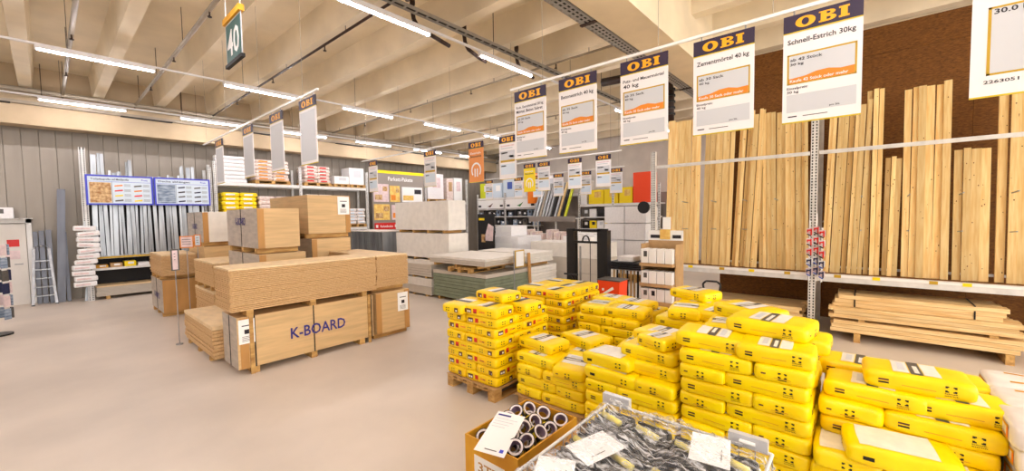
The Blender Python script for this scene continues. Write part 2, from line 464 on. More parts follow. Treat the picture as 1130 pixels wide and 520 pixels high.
# brown drain pipes dropping behind lamp row two
for i, (x, y, dx, lab) in enumerate(((4.0, 5.5, 0.55, 'brown bent drain pipe above the left end of the second lamp'), (5.15, 5.55, 0.35, 'short brown bent pipe above the middle of the lit tube'), (6.5, 5.45, 0.35, 'brown bent pipe above the sign rod end'))):
    t = thing('drain_pipe', lab, 'pipe', (x, y, 5.05))
    MB().path([(0, 0, SLAB-5.05), (0, 0, 0.32), (0.02, 0, 0.2), (0.1, 0, 0.1), (dx, 0, 0.03), (dx+0.2, 0, 0.0)], 0.035, 'pipe_brown', 10).build('pipe', t, smooth=True)
    MB().cyl((0, 0, 0.42), (0, 0, 0.5), 0.045, 'pipe_brown', 10).build('collar', t)
t = thing('drain_pipe', 'thick dark bent drain pipe above the left end of the timber rack', 'pipe', (9.6, 3.45, 4.35))
MB().path([(0, 0, -0.15), (0, 0, 0.55), (-0.05, 0.04, 0.78), (-0.15, 0.18, 0.92), (-0.22, 0.7, 1.0), (-0.22, 1.6, 1.05)], 0.1, 'pipe_brown', 12).build('pipe', t, smooth=True)
b = MB()
for i in range(5): b.cyl((0, 0, i*0.14), (0, 0, 0.04+i*0.14), 0.125, 'black_plastic', 12)
b.build('collar', t)
# long pipe/duct lines along the back girder
for (y, z, r, lab) in ((15.30, 5.30, 0.055, 'thick grey pipe running along the top of the back girder'), (15.2, 5.16, 0.03, 'thin grey pipe just below the thick back girder pipe')):
    t = thing('ceiling_pipe', lab, 'pipe', (0, y, z))
    MB().cyl((-9, 0, 0), (18, 0, 0), r, 'pipe_grey', 10).build('pipe', t, smooth=True)
    for k in range(10): MB().cyl((-8+2.7*k, 0, 0), (-8+2.7*k, 0, SLAB-z if y < 15.25 else SLAB-z), 0.008, 'pipe_brown', 5).build('hanger_rod', t)
t = thing('cable_tray', 'solid pale cable duct on the back girder above the lamps', 'cable tray', (0, 15.42, 4.98))
MB().box(-9, -0.07, 0, 18, 0.07, 0.07, 'pipe_grey').build('duct', t)
for k in range(9): MB().box(-7.5+3*k, -0.09, -0.02, -6.4+3*k, 0.05, 0.0, 'dark').build('cover_plate', t)
# sprinkler pipes running with the ribs
for i, (x, drops, lab) in enumerate(((0.45, 1, 'grey sprinkler pipe between the two leftmost visible ribs'), (3.55, 1, 'thin dark sprinkler pipe crossing above the row of side-on signs'), (1.8, 1, 'grey sprinkler pipe right of the first row of ribs'), (7.25, 1, 'thin sprinkler pipe above the yellow bag signs'), (11.0, 1, 'far thin sprinkler pipe over the shelving at the back'))):
    t = thing('sprinkler_pipe', lab, 'pipe', (x, 0, 5.30))
    MB().cyl((0, 2.95, 0), (0, 15.2, 0), 0.022 if i in (1, 3, 4) else 0.035, 'pipe_brown' if i == 1 else 'pipe_grey', 8).build('pipe', t, smooth=True)
    for k in range(5):
        y = 4.2+k*2.6
        MB().cyl((0, y, 0.02), (0, y, SLAB-5.3), 0.006, 'pipe_brown', 5).build('hanger_rod', t)
        MB().cyl((0, y+0.8, -0.02), (0, y+0.8, -0.10), 0.012, 'pipe_brown', 6).cyl((0, y+0.8, -0.10), (0, y+0.8, -0.115), 0.03, 'pipe_brown', 8).build('sprinkler_head', t)

# ================================================================== SHARED SMALL BUILDERS
def pallet_mesh(lx, ly, hh=0.144):
    """parts of a wooden pallet, corner at origin"""
    out = []
    nb = 5; w = 0.1
    t = MB()
    for i in range(nb):
        y = i*(ly-w)/(nb-1)
        out.append(('deck_board', MB().box(0, y, hh-0.022, lx, y+w, hh, 'pallet_wood')))
    for x in (0, (lx-0.12)/2, lx-0.12):
        out.append(('cross_board', MB().box(x, 0, hh-0.044, x+0.12, ly, hh-0.022, 'pallet_wood')))
        for y in (0, (ly-0.1)/2, ly-0.1):
            out.append(('block', MB().box(x, y, 0.022, x+0.12, y+0.1, hh-0.044, 'pallet_wood')))
    for y in (0, (ly-0.1)/2, ly-0.1):
        out.append(('runner', MB().box(0, y, 0, lx, y+0.1, 0.022, 'pallet_wood')))
    return [(n, m.mesh(n)) for n, m in out]
_PAL = {}
def pallet(x, y, z, lx, ly, label, group='wooden pallets', hh=0.144, rz=0):
    key = (round(lx, 2), round(ly, 2), hh)
    if key not in _PAL: _PAL[key] = pallet_mesh(lx, ly, hh)
    t = thing('pallet', label, 'pallet', (x, y, z), rz, group)
    for n, m in _PAL[key]: inst(n, m, t)
    return t
_BX = {}
def carton(x, y, z, lx, ly, lz, label, m='card_brown', face='-x', lab='paper', name='carton', cat='box', group=None, band=None):
    """box with flaps seam, tape and a printed label on its facing side; min corner x,y,z"""
    t = thing(name, label, cat, (x, y, z), group=group)
    cb = MB().bbox(0, 0, 0, lx, ly, lz, m, min(0.008, lz*0.08)).build('carton_body', t)
    MB().box(lx*0.02, ly/2-0.02, lz, lx*0.98, ly/2+0.02, lz+0.002, 'card_yellow' if m == 'card_brown' else 'paper').build('tape', cb)
    b = MB()
    if face == '-x':
        b.box(-0.003, ly*0.15, lz*0.45, 0, ly*0.6, lz*0.85, lab)
        if band: b.box(-0.0035, ly*0.0, lz*0.12, 0, ly*1.0, lz*0.30, band)
    else:
        b.box(lx*0.3, -0.003, lz*0.45, lx*0.8, 0, lz*0.85, lab)
        if band: b.box(0, -0.0035, lz*0.12, lx, 0, lz*0.30, band)
    b.build('label_print', cb)
    return t
def holed_post(x, y, z0, z1, w, dpt, name, parent, face='-x', pitch=0.05):
    """perforated rack upright; front face toward -x or -y"""
    b = MB()
    n = int((z1-z0)/pitch)
    cols = [(-w/2, -w/2+w*0.14, 0), (-w/2+w*0.14, -w/2+w*0.34, 1), (-w/2+w*0.34, w/2-w*0.34, 0), (w/2-w*0.34, w/2-w*0.14, 1), (w/2-w*0.14, w/2, 0)]
    for a, c, ho in cols:
        if not ho:
            q = [(a, z0), (c, z0), (c, z1), (a, z1)]
            b.quad([((x, y+u, v) if face == '-x' else (x+u, y, v)) for u, v in q], 'rack_steel')
        else:
            for i in range(n):
                za = z0+i*pitch
                q = [(a, za), (c, za), (c, za+pitch*0.45), (a, za+pitch*0.45)]
                b.quad([((x, y+u, v) if face == '-x' else (x+u, y, v)) for u, v in q], 'rack_steel')
    if face == '-x':
        b.box(x+0.001, y-w/2, z0, x+dpt, y-w/2+0.004, z1, 'rack_steel').box(x+0.001, y+w/2-0.004, z0, x+dpt, y+w/2, z1, 'rack_steel').box(x+dpt*0.6, y-w/2+0.004, z0, x+dpt*0.62, y+w/2-0.004, z1, 'hole_shade')
    else:
        b.box(x-w/2, y+0.001, z0, x-w/2+0.004, y+dpt, z1, 'rack_steel').box(x+w/2-0.004, y+0.001, z0, x+w/2, y+dpt, z1, 'rack_steel').box(x-w/2+0.004, y+dpt*0.6, z0, x+w/2-0.004, y+dpt*0.62, z1, 'hole_shade')
    return b.build(name, parent)

# ================================================================== BOARD STACKS (chipboard, wrapped board boxes)
def sheets_mesh(lx, ly, h, n, m_side, m_top, jit=0.011):
    b = MB(); th = h/n
    for i in range(n):
        a, c, d_, e = [random.uniform(-jit, jit) for _ in range(4)]
        b.box(a, c, i*th, lx+d_, ly+e, (i+1)*th-(0 if i == n-1 else min(th*0.26, 0.008)), m_top if i == n-1 else m_side)
    return b
def board_pile(x, y, z, lx, ly, h, label, n=18, bearer=0.085, m_side='chipboard', m_top='chip_top', along='x', nb=3, bw=0.08, cat='board stack', group='stacks of loose boards'):
    t = thing('board_stack', label, cat, (x, y, z), group=group)
    for i in range(nb):
        if along == 'x':
            xx = 0.18+(lx-0.36-bw)*i/(nb-1)
            MB().box(xx, 0.0, 0, xx+bw, ly, bearer, 'pallet_wood').build('bearer', t)
        else:
            yy = 0.18+(ly-0.36-bw)*i/(nb-1)
            MB().box(0, yy, 0, lx, yy+bw, bearer, 'pallet_wood').build('bearer', t)
    o = sheets_mesh(lx, ly, h-bearer, n, m_side, m_top).build('sheets', t, (0, 0, bearer))
    o['kind'] = 'stuff'
    return t
def wrapped_box(x, y, z, lx, ly, h, label, bearer=0.09, along='x', straps=None, corner=None, paper=None, text=None, mat_front='kraft', mat_left='wrap_grey', logo=None, nb=3):
    """bundle of boards wrapped in kraft paper. front = -y side, left end = -x side"""
    t = thing('wrapped_board_bundle', label, 'board bundle', (x, y, z), group='wrapped board bundles')
    for i in range(nb):
        if along == 'x':
            xx = 0.16+(lx-0.32-0.09)*i/(nb-1)
            MB().box(xx, 0, 0, xx+0.09, ly, bearer, 'pallet_wood').build('bearer', t)
        else:
            yy = 0.1+(ly-0.2-0.09)*i/(nb-1)
            MB().box(0, yy, 0, lx, yy+0.09, bearer, 'pallet_wood').build('bearer', t)
    # body: slightly uneven layers show through the wrapping
    b = MB(); n = 7; th = (h-bearer)/n
    z0 = bearer
    for i in range(n):
        j = random.uniform(-0.004, 0.004)
        b.quad([(0, j, z0+i*th), (lx, j, z0+i*th), (lx, j*0.3, z0+(i+1)*th), (0, j*0.3, z0+(i+1)*th)], mat_front)
    b.quad([(0, ly, z0), (0, 0, z0), (0, 0, h), (0, ly, h)], mat_left)
    b.quad([(lx, 0, z0), (lx, ly, z0), (lx, ly, h), (lx, 0, h)], 'kraft')
    b.quad([(lx, ly, z0), (0, ly, z0), (0, ly, h), (lx, ly, h)], 'kraft')
    b.quad([(0, 0, h), (lx, 0, h), (lx, ly, h), (0, ly, h)], 'kraft')
    b.quad([(0, 0, z0), (0, ly, z0), (lx, ly, z0), (lx, 0, z0)], 'kraft')
    wrap = b.build('wrapping', t)
    for cx in (corner or []):
        w = 0.10
        MB().box(cx, -0.008, z0, cx+w, 0.0, h-0.01, 'kraft_dark').build('corner_guard', t)
    for sx in (straps or []):
        MB().box(sx, -0.007, z0, sx+0.016, 0.0, h+0.004, 'strap').box(sx, -0.007, h, sx+0.016, ly+0.004, h+0.004, 'strap').build('strap', t)
        if not 0.5 < sx < 1.5: MB().box(sx-0.06, -0.02, 0, sx-0.012, -0.001, h+0.02, 'pallet_wood').build('batten', t)
        else: MB().box(sx-0.05, -0.02, 0, sx+0.03, ly*0.5, bearer-0.005, 'pallet_wood').build('foot_block', t)
    if mat_left == 'wrap_grey':
        yy = ly*0.5
        MB().box(-0.006, yy, z0, 0, yy+0.016, h+0.003, 'strap').build('strap', t)
    if paper:
        px, pz, pw, ph = paper
        p = MB().box(px, -0.012, pz, px+pw, -0.009, pz+ph, 'paper')
        f = lambda u, v: (px+u, -0.013, pz+v)
        p.quad([f(pw*0.2, ph*0.72), f(pw*0.8, ph*0.72), f(pw*0.8, ph*0.76), f(pw*0.2, ph*0.76)], 'sign_ink')
        p.quad([f(pw*0.35, ph*0.4), f(pw*0.65, ph*0.4), f(pw*0.65, ph*0.58), f(pw*0.35, ph*0.58)], 'sign_ink')
        for r in range(4): p.quad([f(pw*0.2, ph*(0.1+0.06*r)), f(pw*0.75, ph*(0.1+0.06*r)), f(pw*0.75, ph*(0.12+0.06*r)), f(pw*0.2, ph*(0.12+0.06*r))], 'bag_print_grey')
        p.build('label_sheet', t)
    if text:
        q = MB()
        for s_, tx, tz, tw, th_ in text: put_text(q, s_, lambda u, v: (u, -0.0075, v), tx, tz, th_, 'ink_purple', w=tw)
        stuff(q.build('lettering', wrap))
    if logo:
        s_, yy, zz, ww, hh_ = logo
        q = MB(); put_text(q, s_, lambda u, v: (-0.004, yy-u, v), 0, zz, hh_, 'ink_purple', w=ww)
        stuff(q.build('lettering', wrap))
    return t
K = 'K-BOARD'
wrapped_box(1.60, 6.25, 0, 1.97, 0.65, 0.79, 'kraft-wrapped board bundle with big purple lettering on its front side', straps=[0.20, 0.985, 1.93], corner=[0.03], paper=(0.015, 0.43, 0.19, 0.33), text=((K, 0.66, 0.36, 0.82, 0.155),))
board_pile(1.53, 6.20, 0.80, 2.09, 0.70, 0.65, 'long brown chipboard pile lying on the bundle with purple lettering', n=26)
wrapped_box(3.63, 6.25, 0, 0.66, 1.7, 0.80, 'short kraft bundle with paper label, right of the lettered bundle', along='y', corner=[0.0, 0.56], paper=(0.42, 0.42, 0.21, 0.33), mat_left='kraft')
board_pile(3.66, 6.25, 0.81, 0.63, 1.75, 0.63, 'brown chipboard pile on the short kraft bundle with paper label', n=26, along='y')
board_pile(1.52, 7.12, 0, 0.68, 1.80, 0.54, 'low pale board pile on the floor left of the lettered bundle', n=9, along='y', bearer=0.06)
# stack with grey-wrapped ends
wrapped_box(2.30, 7.55, 0, 0.72, 1.70, 0.76, 'kraft bundle at the floor, hidden behind the long brown chipboard pile', along='y')
wrapped_box(2.30, 7.55, 0.77, 0.74, 1.70, 0.74, 'grey-ended bundle under the box with blurred purple print', along='y', corner=[0.0])
wrapped_box(2.30, 7.57, 1.52, 0.66, 1.68, 0.76, 'grey-ended bundle with purple print on its end, topmost on middle stack', along='y', corner=[0.0], logo=(K, 1.15, 1.98-1.52+0.02, 0.55, 0.13))
# right rear stack
wrapped_box(3.32, 8.05, 0, 0.82, 1.9, 0.86, 'kraft bundle at the floor below the tallest board stack', along='y')
wrapped_box(3.36, 8.05, 0.87, 0.78, 1.9, 0.83, 'pale kraft bundle in the middle of the tallest board stack', along='y', corner=[0.0])
wrapped_box(3.30, 8.02, 1.71, 0.84, 1.95, 0.84, 'kraft bundle with white label, topmost on the tallest board stack', along='y', corner=[0.74], paper=(0.58, 0.46, 0.24, 0.36), mat_left='kraft', straps=None)
# left back stacks
board_pile(2.05, 9.32, 0, 0.68, 1.45, 0.72, 'lower pale board pile behind the low floor pile', n=14, along='y')
board_pile(2.05, 9.32, 0.73, 0.68, 1.45, 0.55, 'upper pale board pile behind the low floor pile', n=14, along='y')
wrapped_box(2.27, 10.95, 0, 0.72, 1.45, 0.76, 'kraft bundle at the floor below the bundle with blue mark', along='y')
wrapped_box(2.27, 10.95, 0.77, 0.72, 1.45, 0.74, 'kraft bundle directly below the grey-ended bundle with blue mark', along='y', mat_left='kraft')
wrapped_box(2.27, 10.95, 1.52, 0.72, 1.45, 0.76, 'grey-ended bundle with small blue mark, topmost behind the small post signs', along='y', corner=[0.0], mat_front='plaster_white', logo=(K, 0.95, 0.38, 0.45, 0.12))
wrapped_box(1.60, 11.42, 0, 0.62, 1.40, 0.80, 'grey-ended bundle on the floor nearest the metal profile rack', along='y', corner=[0.0], logo=(K, 1.0, 0.36, 0.6, 0.13), mat_front='kraft_dark')
board_pile(1.60, 11.42, 0.81, 0.62, 1.42, 0.55, 'brown chipboard pile on the bundle nearest the metal profile rack', n=16, along='y')
# small post signs between the stacks
def post_sign(x, y, hgt, lab, w, hh, frame, face, second=None):
    t = thing('post_sign', lab, 'sign', (x, y, 0), group='small post signs')
    MB().cyl((0, 0, 0), (0, 0, 0.02), 0.05, 'steel', 12).cyl((0, 0, 0.02), (0, 0, hgt), 0.008, 'steel', 8).build('pole', t)
    MB().box(-w/2, -0.018, hgt-hh, w/2, -0.012, hgt, frame).build('sign_frame', t)
    b = MB().box(-w/2+0.02, -0.021, hgt-hh+0.02, w/2-0.02, -0.018, hgt-0.02, face)
    for i in range(3): b.box(-w/2+0.04, -0.0225, hgt-0.08-0.05*i, w/2-0.05, -0.021, hgt-0.07-0.05*i, 'bag_print_grey')
    b.build('sign_paper', t)
    return t
post_sign(1.40, 8.72, 1.62, 'slim leaning white post sign with narrow red paper beside the low pile', 0.11, 0.36, 'bag_print_grey', 'photo_pink')
post_sign(2.0, 11.12, 1.76, 'orange framed pink paper on a white post behind the low pile', 0.24, 0.26, 'sign_orange', 'photo_pink')
post_sign(2.21, 11.22, 1.78, 'narrow lilac paper sign right of the orange framed pink one', 0.13, 0.26, 'sign_orange', 'pale_blue')

# ================================================================== PLASTERBOARD STACKS
G2 = 'plasterboard stacks'
board_pile(6.5, 6.46, 0, 1.55, 1.90, 0.74, 'green-edged plasterboard stack on the floor in front of the yellow bags', n=8, m_side='plaster_green', m_top='plaster_edge', along='y', group=G2, cat='plasterboard stack')
pallet(6.44, 6.9, 0.75, 1.2, 0.8, 'small pale pallet lying between the two green-edged plasterboard stacks', hh=0.12)
board_pile(6.48, 6.45, 0.875, 1.50, 2.02, 0.23, 'thin white plasterboard stack lying on top of the green-edged stack', n=3, m_side='plaster_edge', m_top='plaster_white', along='y', group=G2, bearer=0.06, cat='plasterboard stack')
board_pile(8.15, 6.46, 0, 1.15, 1.9, 0.74, 'lower white plasterboard stack beside the leaning wooden post', n=8, m_side='plaster_white', m_top='plaster_white', along='y', group=G2, cat='plasterboard stack')
board_pile(8.12, 6.46, 0.75, 1.0, 1.9, 0.36, 'upper white plasterboard stack right of the leaning wooden post', n=5, m_side='plaster_white', m_top='plaster_white', along='y', group=G2, bearer=0.1, cat='plasterboard stack')
tag(MB().bar((7.95, 6.32, 0), (8.02, 6.42, 1.14), 0.07, 0.05, 'kraft_dark').build('wooden_post'), 'short wooden post leaning on the white plasterboard stacks', 'post')
board_pile(6.5, 8.45, 0, 0.75, 1.55, 0.47, 'lowest white plasterboard stack behind the brown chipboard', n=2, m_side='plaster_edge', m_top='plaster_white', along='y', group=G2, bearer=0.05, cat='plasterboard stack')
board_pile(6.5, 8.45, 0.475, 0.75, 1.55, 0.37, 'beige board stack second from the floor behind the brown chipboard', n=5, m_side='plaster_edge', m_top='plaster_edge', along='y', group=G2, bearer=0.05, cat='plasterboard stack')
board_pile(7.35, 8.67, 0, 0.66, 2.55, 0.80, 'white plasterboard stack at the floor under the two big plain stacks', n=3, m_side='plaster_edge', m_top='plaster_white', along='y', group=G2, cat='plasterboard stack')
board_pile(7.30, 8.65, 0.81, 0.70, 2.55, 0.80, 'big plain white board stack, second from the top by the display wall', n=1, m_side='plaster_white', m_top='plaster_white', along='y', nb=4, group=G2, cat='plasterboard stack')
board_pile(7.30, 8.67, 1.62, 0.64, 2.55, 0.92, 'topmost big plain white board stack in front of the display wall', n=1, m_side='plaster_edge', m_top='plaster_white', along='y', nb=4, group=G2, cat='plasterboard stack')
t = thing('sheet_stack', 'silver ribbed sheet stack behind the brown chipboard piles', 'sheet stack', (7.0, 11.5, 0))
MB().box(0.02, 0.02, 0, 0.88, 2.08, 0.1, 'pallet_wood').build('bearer', t)
b = MB().box(0.03, 0.03, 0.1, 0.87, 2.07, 1.62, 'galv')
for i in range(20): b.box(0.0, 0.02+i*0.103, 0.1, 0.04, 0.075+i*0.103, 1.62, 'galv')
b.build('ribbed_sheet', t)
MB().bbox(-0.02, 0, 1.625, 0.9, 2.1, 1.66, 'bag_white', 0.01).build('film_cover', t)
# white foam slabs and boxes behind the thin stack
carton(9.6, 8.1, 0, 1.2, 1.6, 1.42, 'big white foam block behind the thin white plasterboard stack', 'foam', name='foam_block', cat='foam block')
carton(9.75, 8.5, 1.425, 0.8, 0.7, 0.32, 'small white carton on the big white foam block', 'foam', name='carton')
t = thing('board_sign_stand', 'yellow framed blank paper sign standing before the white plasterboard', 'sign', (7.25, 6.25, 0))
MB().cyl((0, 0, 0), (0, 0, 0.02), 0.09, 'steel', 12).cyl((0, 0, 0.02), (0, 0, 1.26), 0.012, 'steel', 8).build('pole', t)
MB().box(0.02, -0.02, 0.84, 0.36, -0.005, 1.26, 'sign_frame').build('sign_frame', t)
MB().box(0.05, -0.024, 0.87, 0.33, -0.02, 1.23, 'paper').build('sign_paper', t)

# ================================================================== LEFT WALL: LADDER, PROFILES, RACK
t = thing('step_ladder', 'aluminium folding step ladder with five treads by the white door', 'ladder', (-0.09, 15.75, 0))
for s_ in (-1, 1):
    MB().bar((s_*0.20, 0, 0), (s_*0.13, 0.36, 1.42), 0.05, 0.022, 'steel', (0, 1, 0)).build('side_rail', t)
    MB().bar((s_*0.19, 0.62, 0), (s_*0.12, 0.38, 1.3), 0.03, 0.02, 'steel', (0, 1, 0)).build('rear_leg', t)
    MB().box(s_*0.2-0.03, -0.03, 0, s_*0.2+0.03, 0.03, 0.025, 'black_plastic').build('rubber_foot', t)
for i in range(5):
    f_ = (0.22+0.22*i)/1.42; hw = 0.20-0.07*f_
    MB().box(-hw, 0.36*f_-0.03, 0.22+0.22*i, hw, 0.36*f_+0.06, 0.245+0.22*i, 'steel').build('tread', t)
MB().path([(-0.13, 0.36, 1.40), (-0.11, 0.37, 1.47), (-0.05, 0.375, 1.5), (0.05, 0.375, 1.5), (0.11, 0.37, 1.47), (0.13, 0.36, 1.40)], 0.014, 'steel').build('top_bar', t, smooth=True)
def c_profile(w, dpt, L, m='galv'):
    b = MB()
    b.box(0, 0, 0, w, 0.003, L, m).box(0, 0.003, 0, 0.003, dpt, L, m).box(w-0.003, 0.003, 0, w, dpt, L, m)
    return b
for i, (x, y, L, lx, w, lab) in enumerate(((0.0, 16.0, 1.92, -0.03, 0.10, 'wide grey metal profile leaning directly behind the step ladder'), (-0.12, 16.05, 1.9, -0.02, 0.09, 'grey metal profile leaning left behind the step ladder'), (0.30, 15.98, 1.85, -0.01, 0.07, 'short grey profile between the ladder and the tallest profile'),
                                       (0.12, 15.9, 3.0, -0.06, 0.15, 'tallest dark grey metal profile leaning on the cladding'), (0.60, 15.60, 1.95, 0.0, 0.09, 'blue-grey profile leaning beside the perforated rack post'), (-0.22, 16.08, 1.88, 0, 0.08, 'leftmost thin profile behind the step ladder'))):
    o = c_profile(w, 0.05, L, 'galv_dark' if i in (0, 1, 2, 3, 5) else 'galv').build('leaning_profile', None, (x, y, 0))
    o.rotation_euler = (R(-4.5 if L > 2.5 else -6), R(2.5 if i in (3,) else (6 if i == 4 else 0)), 0)
    tag(o, lab, 'metal profile', 'metal profiles leaning on the back wall')
carton(-1.25, 16.0, 2.22, 0.75, 0.30, 0.27, 'white carton standing above the white door', 'foam', face='-y', lab='bag_print_grey')
t = thing('door_canopy_shelf', 'narrow white shelf above the white door carrying a carton', 'shelf', (-1.3, 15.98, 2.205))
MB().box(0, 0, 0, 1.1, 0.36, 0.012, 'white_paint').build('shelf_board', t)
# wire spinner at far left edge with blister packs
t = thing('blister_spinner', 'slim wire stand with small packs cut by the left frame edge', 'display stand', (-0.68, 12.2, 0))
MB().cyl((0, 0, 0), (0, 0, 0.03), 0.2, 'black_plastic', 14).cyl((0, 0, 0.03), (0, 0, 1.75), 0.02, 'steel', 8).build('pole', t)
for i in range(6):
    for a in range(6):
        an = a*PI/3+0.3
        MB().box(-0.05, -0.01, 0, 0.05, 0.012, 0.2, ['bag_print_grey', 'photo_blue', 'photo_pink', 'ink_navy'][(i+a) % 4]).build('blister_pack', t, (0.2*math.cos(an), 0.2*math.sin(an), 0.3+i*0.24)).rotation_euler = (0, 0, an+PI/2)

# metal stud rack
t = thing('profile_rack', 'white steel rack holding upright metal profiles along the back wall', 'rack', (0, 0, 0))
RKY = 15.45
holed_post(0.72, RKY, 0, 4.05, 0.12, 0.06, 'upright', t, '-y'); holed_post(3.44, RKY, 0, 3.75, 0.10, 0.06, 'upright', t, '-y')
MB().box(0.68, RKY+0.65, 0, 0.76, RKY+0.7, 3.9, 'rack_steel').build('rear_upright', t); MB().box(3.40, RKY+0.65, 0, 3.48, RKY+0.7, 3.7, 'rack_steel').build('rear_upright', t)
for z in (0.85, 1.16):
    MB().box(0.78, RKY, z-0.06, 3.39, RKY+0.04, z, 'rack_steel').build('beam', t)
    MB().box(0.78, RKY+0.04, z-0.03, 3.39, RKY+0.66, z-0.01, 'rack_steel').build('shelf_board', t)
MB().box(0.78, RKY+0.69, 0.36, 3.39, RKY+0.72, 2.7, 'dark').build('back_panel', t)
b = MB().box(0.78, RKY-0.004, 1.105, 3.39, RKY, 1.155, 'sign_frame'); b.build('price_strip', t)
x = 0.82; i = 0
hts = [2.75, 2.8, 2.7, 2.78, 2.35, 2.3, 2.32, 2.33, 2.62, 2.66, 2.2, 2.2, 1.9, 2.25, 1.9, 2.22, 2.2, 2.25, 2.2, 2.3, 2.26, 2.3, 2.56, 2.6, 2.55, 2.58, 1.9, 1.95, 1.85, 2.5, 2.18, 2.2, 2.16]
while x < 3.28 and i < len(hts):
    w = random.choice([0.05, 0.05, 0.06, 0.075, 0.1]); L = hts[i]
    o = c_profile(w, 0.04, L).build('metal_stud', None, (x, RKY+0.12+0.06*(i % 3), 1.155))
    o.rotation_euler = (R(-1.5), R(random.uniform(-0.8, 1.6)), 0)
    tag(o, 'galvanised metal stud standing upright in the profile rack, %s from the left' % ORD[i+1], 'metal profile', 'metal studs in the profile rack')
    x += w+random.choice([0.01, 0.012, 0.02, 0.035]); i += 1
# small parts on the shelf under the studs
for k in range(9):
    m_ = ['card_yellow', 'card_brown', 'yellow', 'foam', 'card_brown', 'yellow', 'bag_print_brown', 'card_yellow', 'foam'][k]
    carton(0.84+k*0.28, RKY+0.06, 0.841, 0.24, 0.35, 0.09+0.03*(k % 3), 'small parts box on the shelf under the studs, %s from the left' % ORD[k+1], m_, face='-y', lab='paper', name='parts_box')
board_pile(0.82, RKY+0.02, 0, 2.5, 0.6, 0.36, 'pale board pile on the floor below the metal stud rack', n=8, m_side='plaster_edge', m_top='chip_top')
# information boards
def info_board(x0, x1, lab, title, pic, rows_):
    t = thing('info_board', lab, 'sign', (x0, RKY-0.06, 2.55), group='blue framed boards')
    w = x1-x0; h = 0.80
    MB().box(0, 0, 0, w, 0.03, h, 'pale_blue').build('panel', t)
    MB().box(0, -0.012, 0, 0.04, 0.03, h, 'blue_frame').box(w-0.04, -0.012, 0, w, 0.03, h, 'blue_frame').box(0.04, -0.012, 0, w-0.04, 0.03, 0.04, 'blue_frame').box(0.04, -0.012, h-0.04, w-0.04, 0.03, h, 'blue_frame').build('frame', t)
    b = MB().box(0.07, -0.004, 0.06, w*0.36, 0, h-0.2, pic); b.build('picture', t)
    b = MB()
    f = lambda u, v: (u, -0.003, v)
    put_text(b, title, f, 0.1, h-0.135, 0.05, 'ink_navy', w=w*0.55)
    put_text(b, 'Preis', f, w*0.82, h-0.13, 0.045, 'blue_frame')
    b.quad([f(0.05, h-0.18), f(w-0.05, h-0.18), f(w-0.05, h-0.172), f(0.05, h-0.172)], 'blue_frame')
    b.quad([f(w*0.37, 0.05), f(w*0.375, 0.05), f(w*0.375, h-0.18), f(w*0.37, h-0.18)], 'sign_ink')
    for r in range(4):
        z = 0.09+r*0.135
        for c, cx in enumerate((0.41, 0.70)):
            b.quad([f(w*cx, z), f(w*(cx+0.12), z+0.02), f(w*(cx+0.12), z+0.06), f(w*cx, z+0.035)], rows_[(r+c) % len(rows_)])
            for q in range(3): b.quad([f(w*(cx+0.14), z+0.01+0.025*q), f(w*(cx+0.24), z+0.01+0.025*q), f(w*(cx+0.24), z+0.017+0.025*q), f(w*(cx+0.14), z+0.017+0.025*q)], 'bag_print_grey')
    b.build('print', t)
info_board(0.74, 2.08, 'blue framed board with a tan room picture on its left side', 'Trockenbauprofile und Metallprofile', 'photo_tan', ['bag_print_grey', 'yellow', 'red', 'sign_orange'])
info_board(2.10, 3.42, 'blue framed board with a grey ceiling picture on its left side', 'Decke abhängen', 'photo_blue', ['ink_navy', 'bag_print_grey', 'sign_ink'])
# white accessory bundles hung at the rack post
for k in range(11):
    z = 0.42+k*0.145
    o = MB().bbox(-0.2, -0.10, 0, 0.22, 0.10, 0.125, 'foam', 0.02).box(-0.16, -0.105, 0.04, 0.10, -0.10, 0.08, 'photo_pink').build('accessory_bundle', None, (0.68+random.uniform(-0.03, 0.05)-(0.08 if k < 4 else 0), RKY-0.16, z))
    o.rotation_euler = (0, R(random.uniform(-7, 7)), R(random.uniform(-6, 6)))
    tag(o, 'white wrapped accessory bundle hung on the rack post, %s from the bottom' % ORD[k+1], 'bundle', 'white bundles on the profile rack post')
t = thing('bundle_hook_rail', 'thin steel rail carrying the white bundles at the rack post', 'rail', (0.68, RKY-0.045, 0))
MB().box(-0.015, -0.01, 0.1, 0.015, 0.01, 2.1, 'steel').build('rail', t)

# ================================================================== BAGS
def bag_map(L, W, T, n=7.0, seed=0):
    L *= 1.025; W *= 1.025; T *= 1.06
    rnd = random.Random(seed)
    ph = [rnd.uniform(0, 6.28) for _ in range(8)]
    r = min(0.03, T*0.25)
    def f(a, b, c, off=0.0):
        P = Vector((L/2*a, W/2*b, T/2*c))
        H = (L/2-r, W/2-r, T/2-r)
        I = Vector([max(-h_, min(h_, p_)) for p_, h_ in zip(P, H)])
        d = P-I
        nn = d.normalized() if d.length > 1e-9 else Vector((0, 0, 1))
        v = I+nn*(r+off)
        # pillow: thinner toward ends and long edges, shallow creases
        k = 1.02-0.15*abs(a)**6-0.06*abs(b)**6
        k += 0.03*math.sin(5.3*a+ph[0])*math.cos(3.3*b+ph[1])+0.02*math.sin(13*a+ph[2]+2*b)*(0.3+abs(a))
        v.z *= k
        v.y *= 1+0.018*math.sin(6*a+ph[3])-0.03*abs(a)**6
        v.x *= 1+0.012*math.sin(4*b+ph[4])
        v.z += T/2*0.97
        return v
    return f
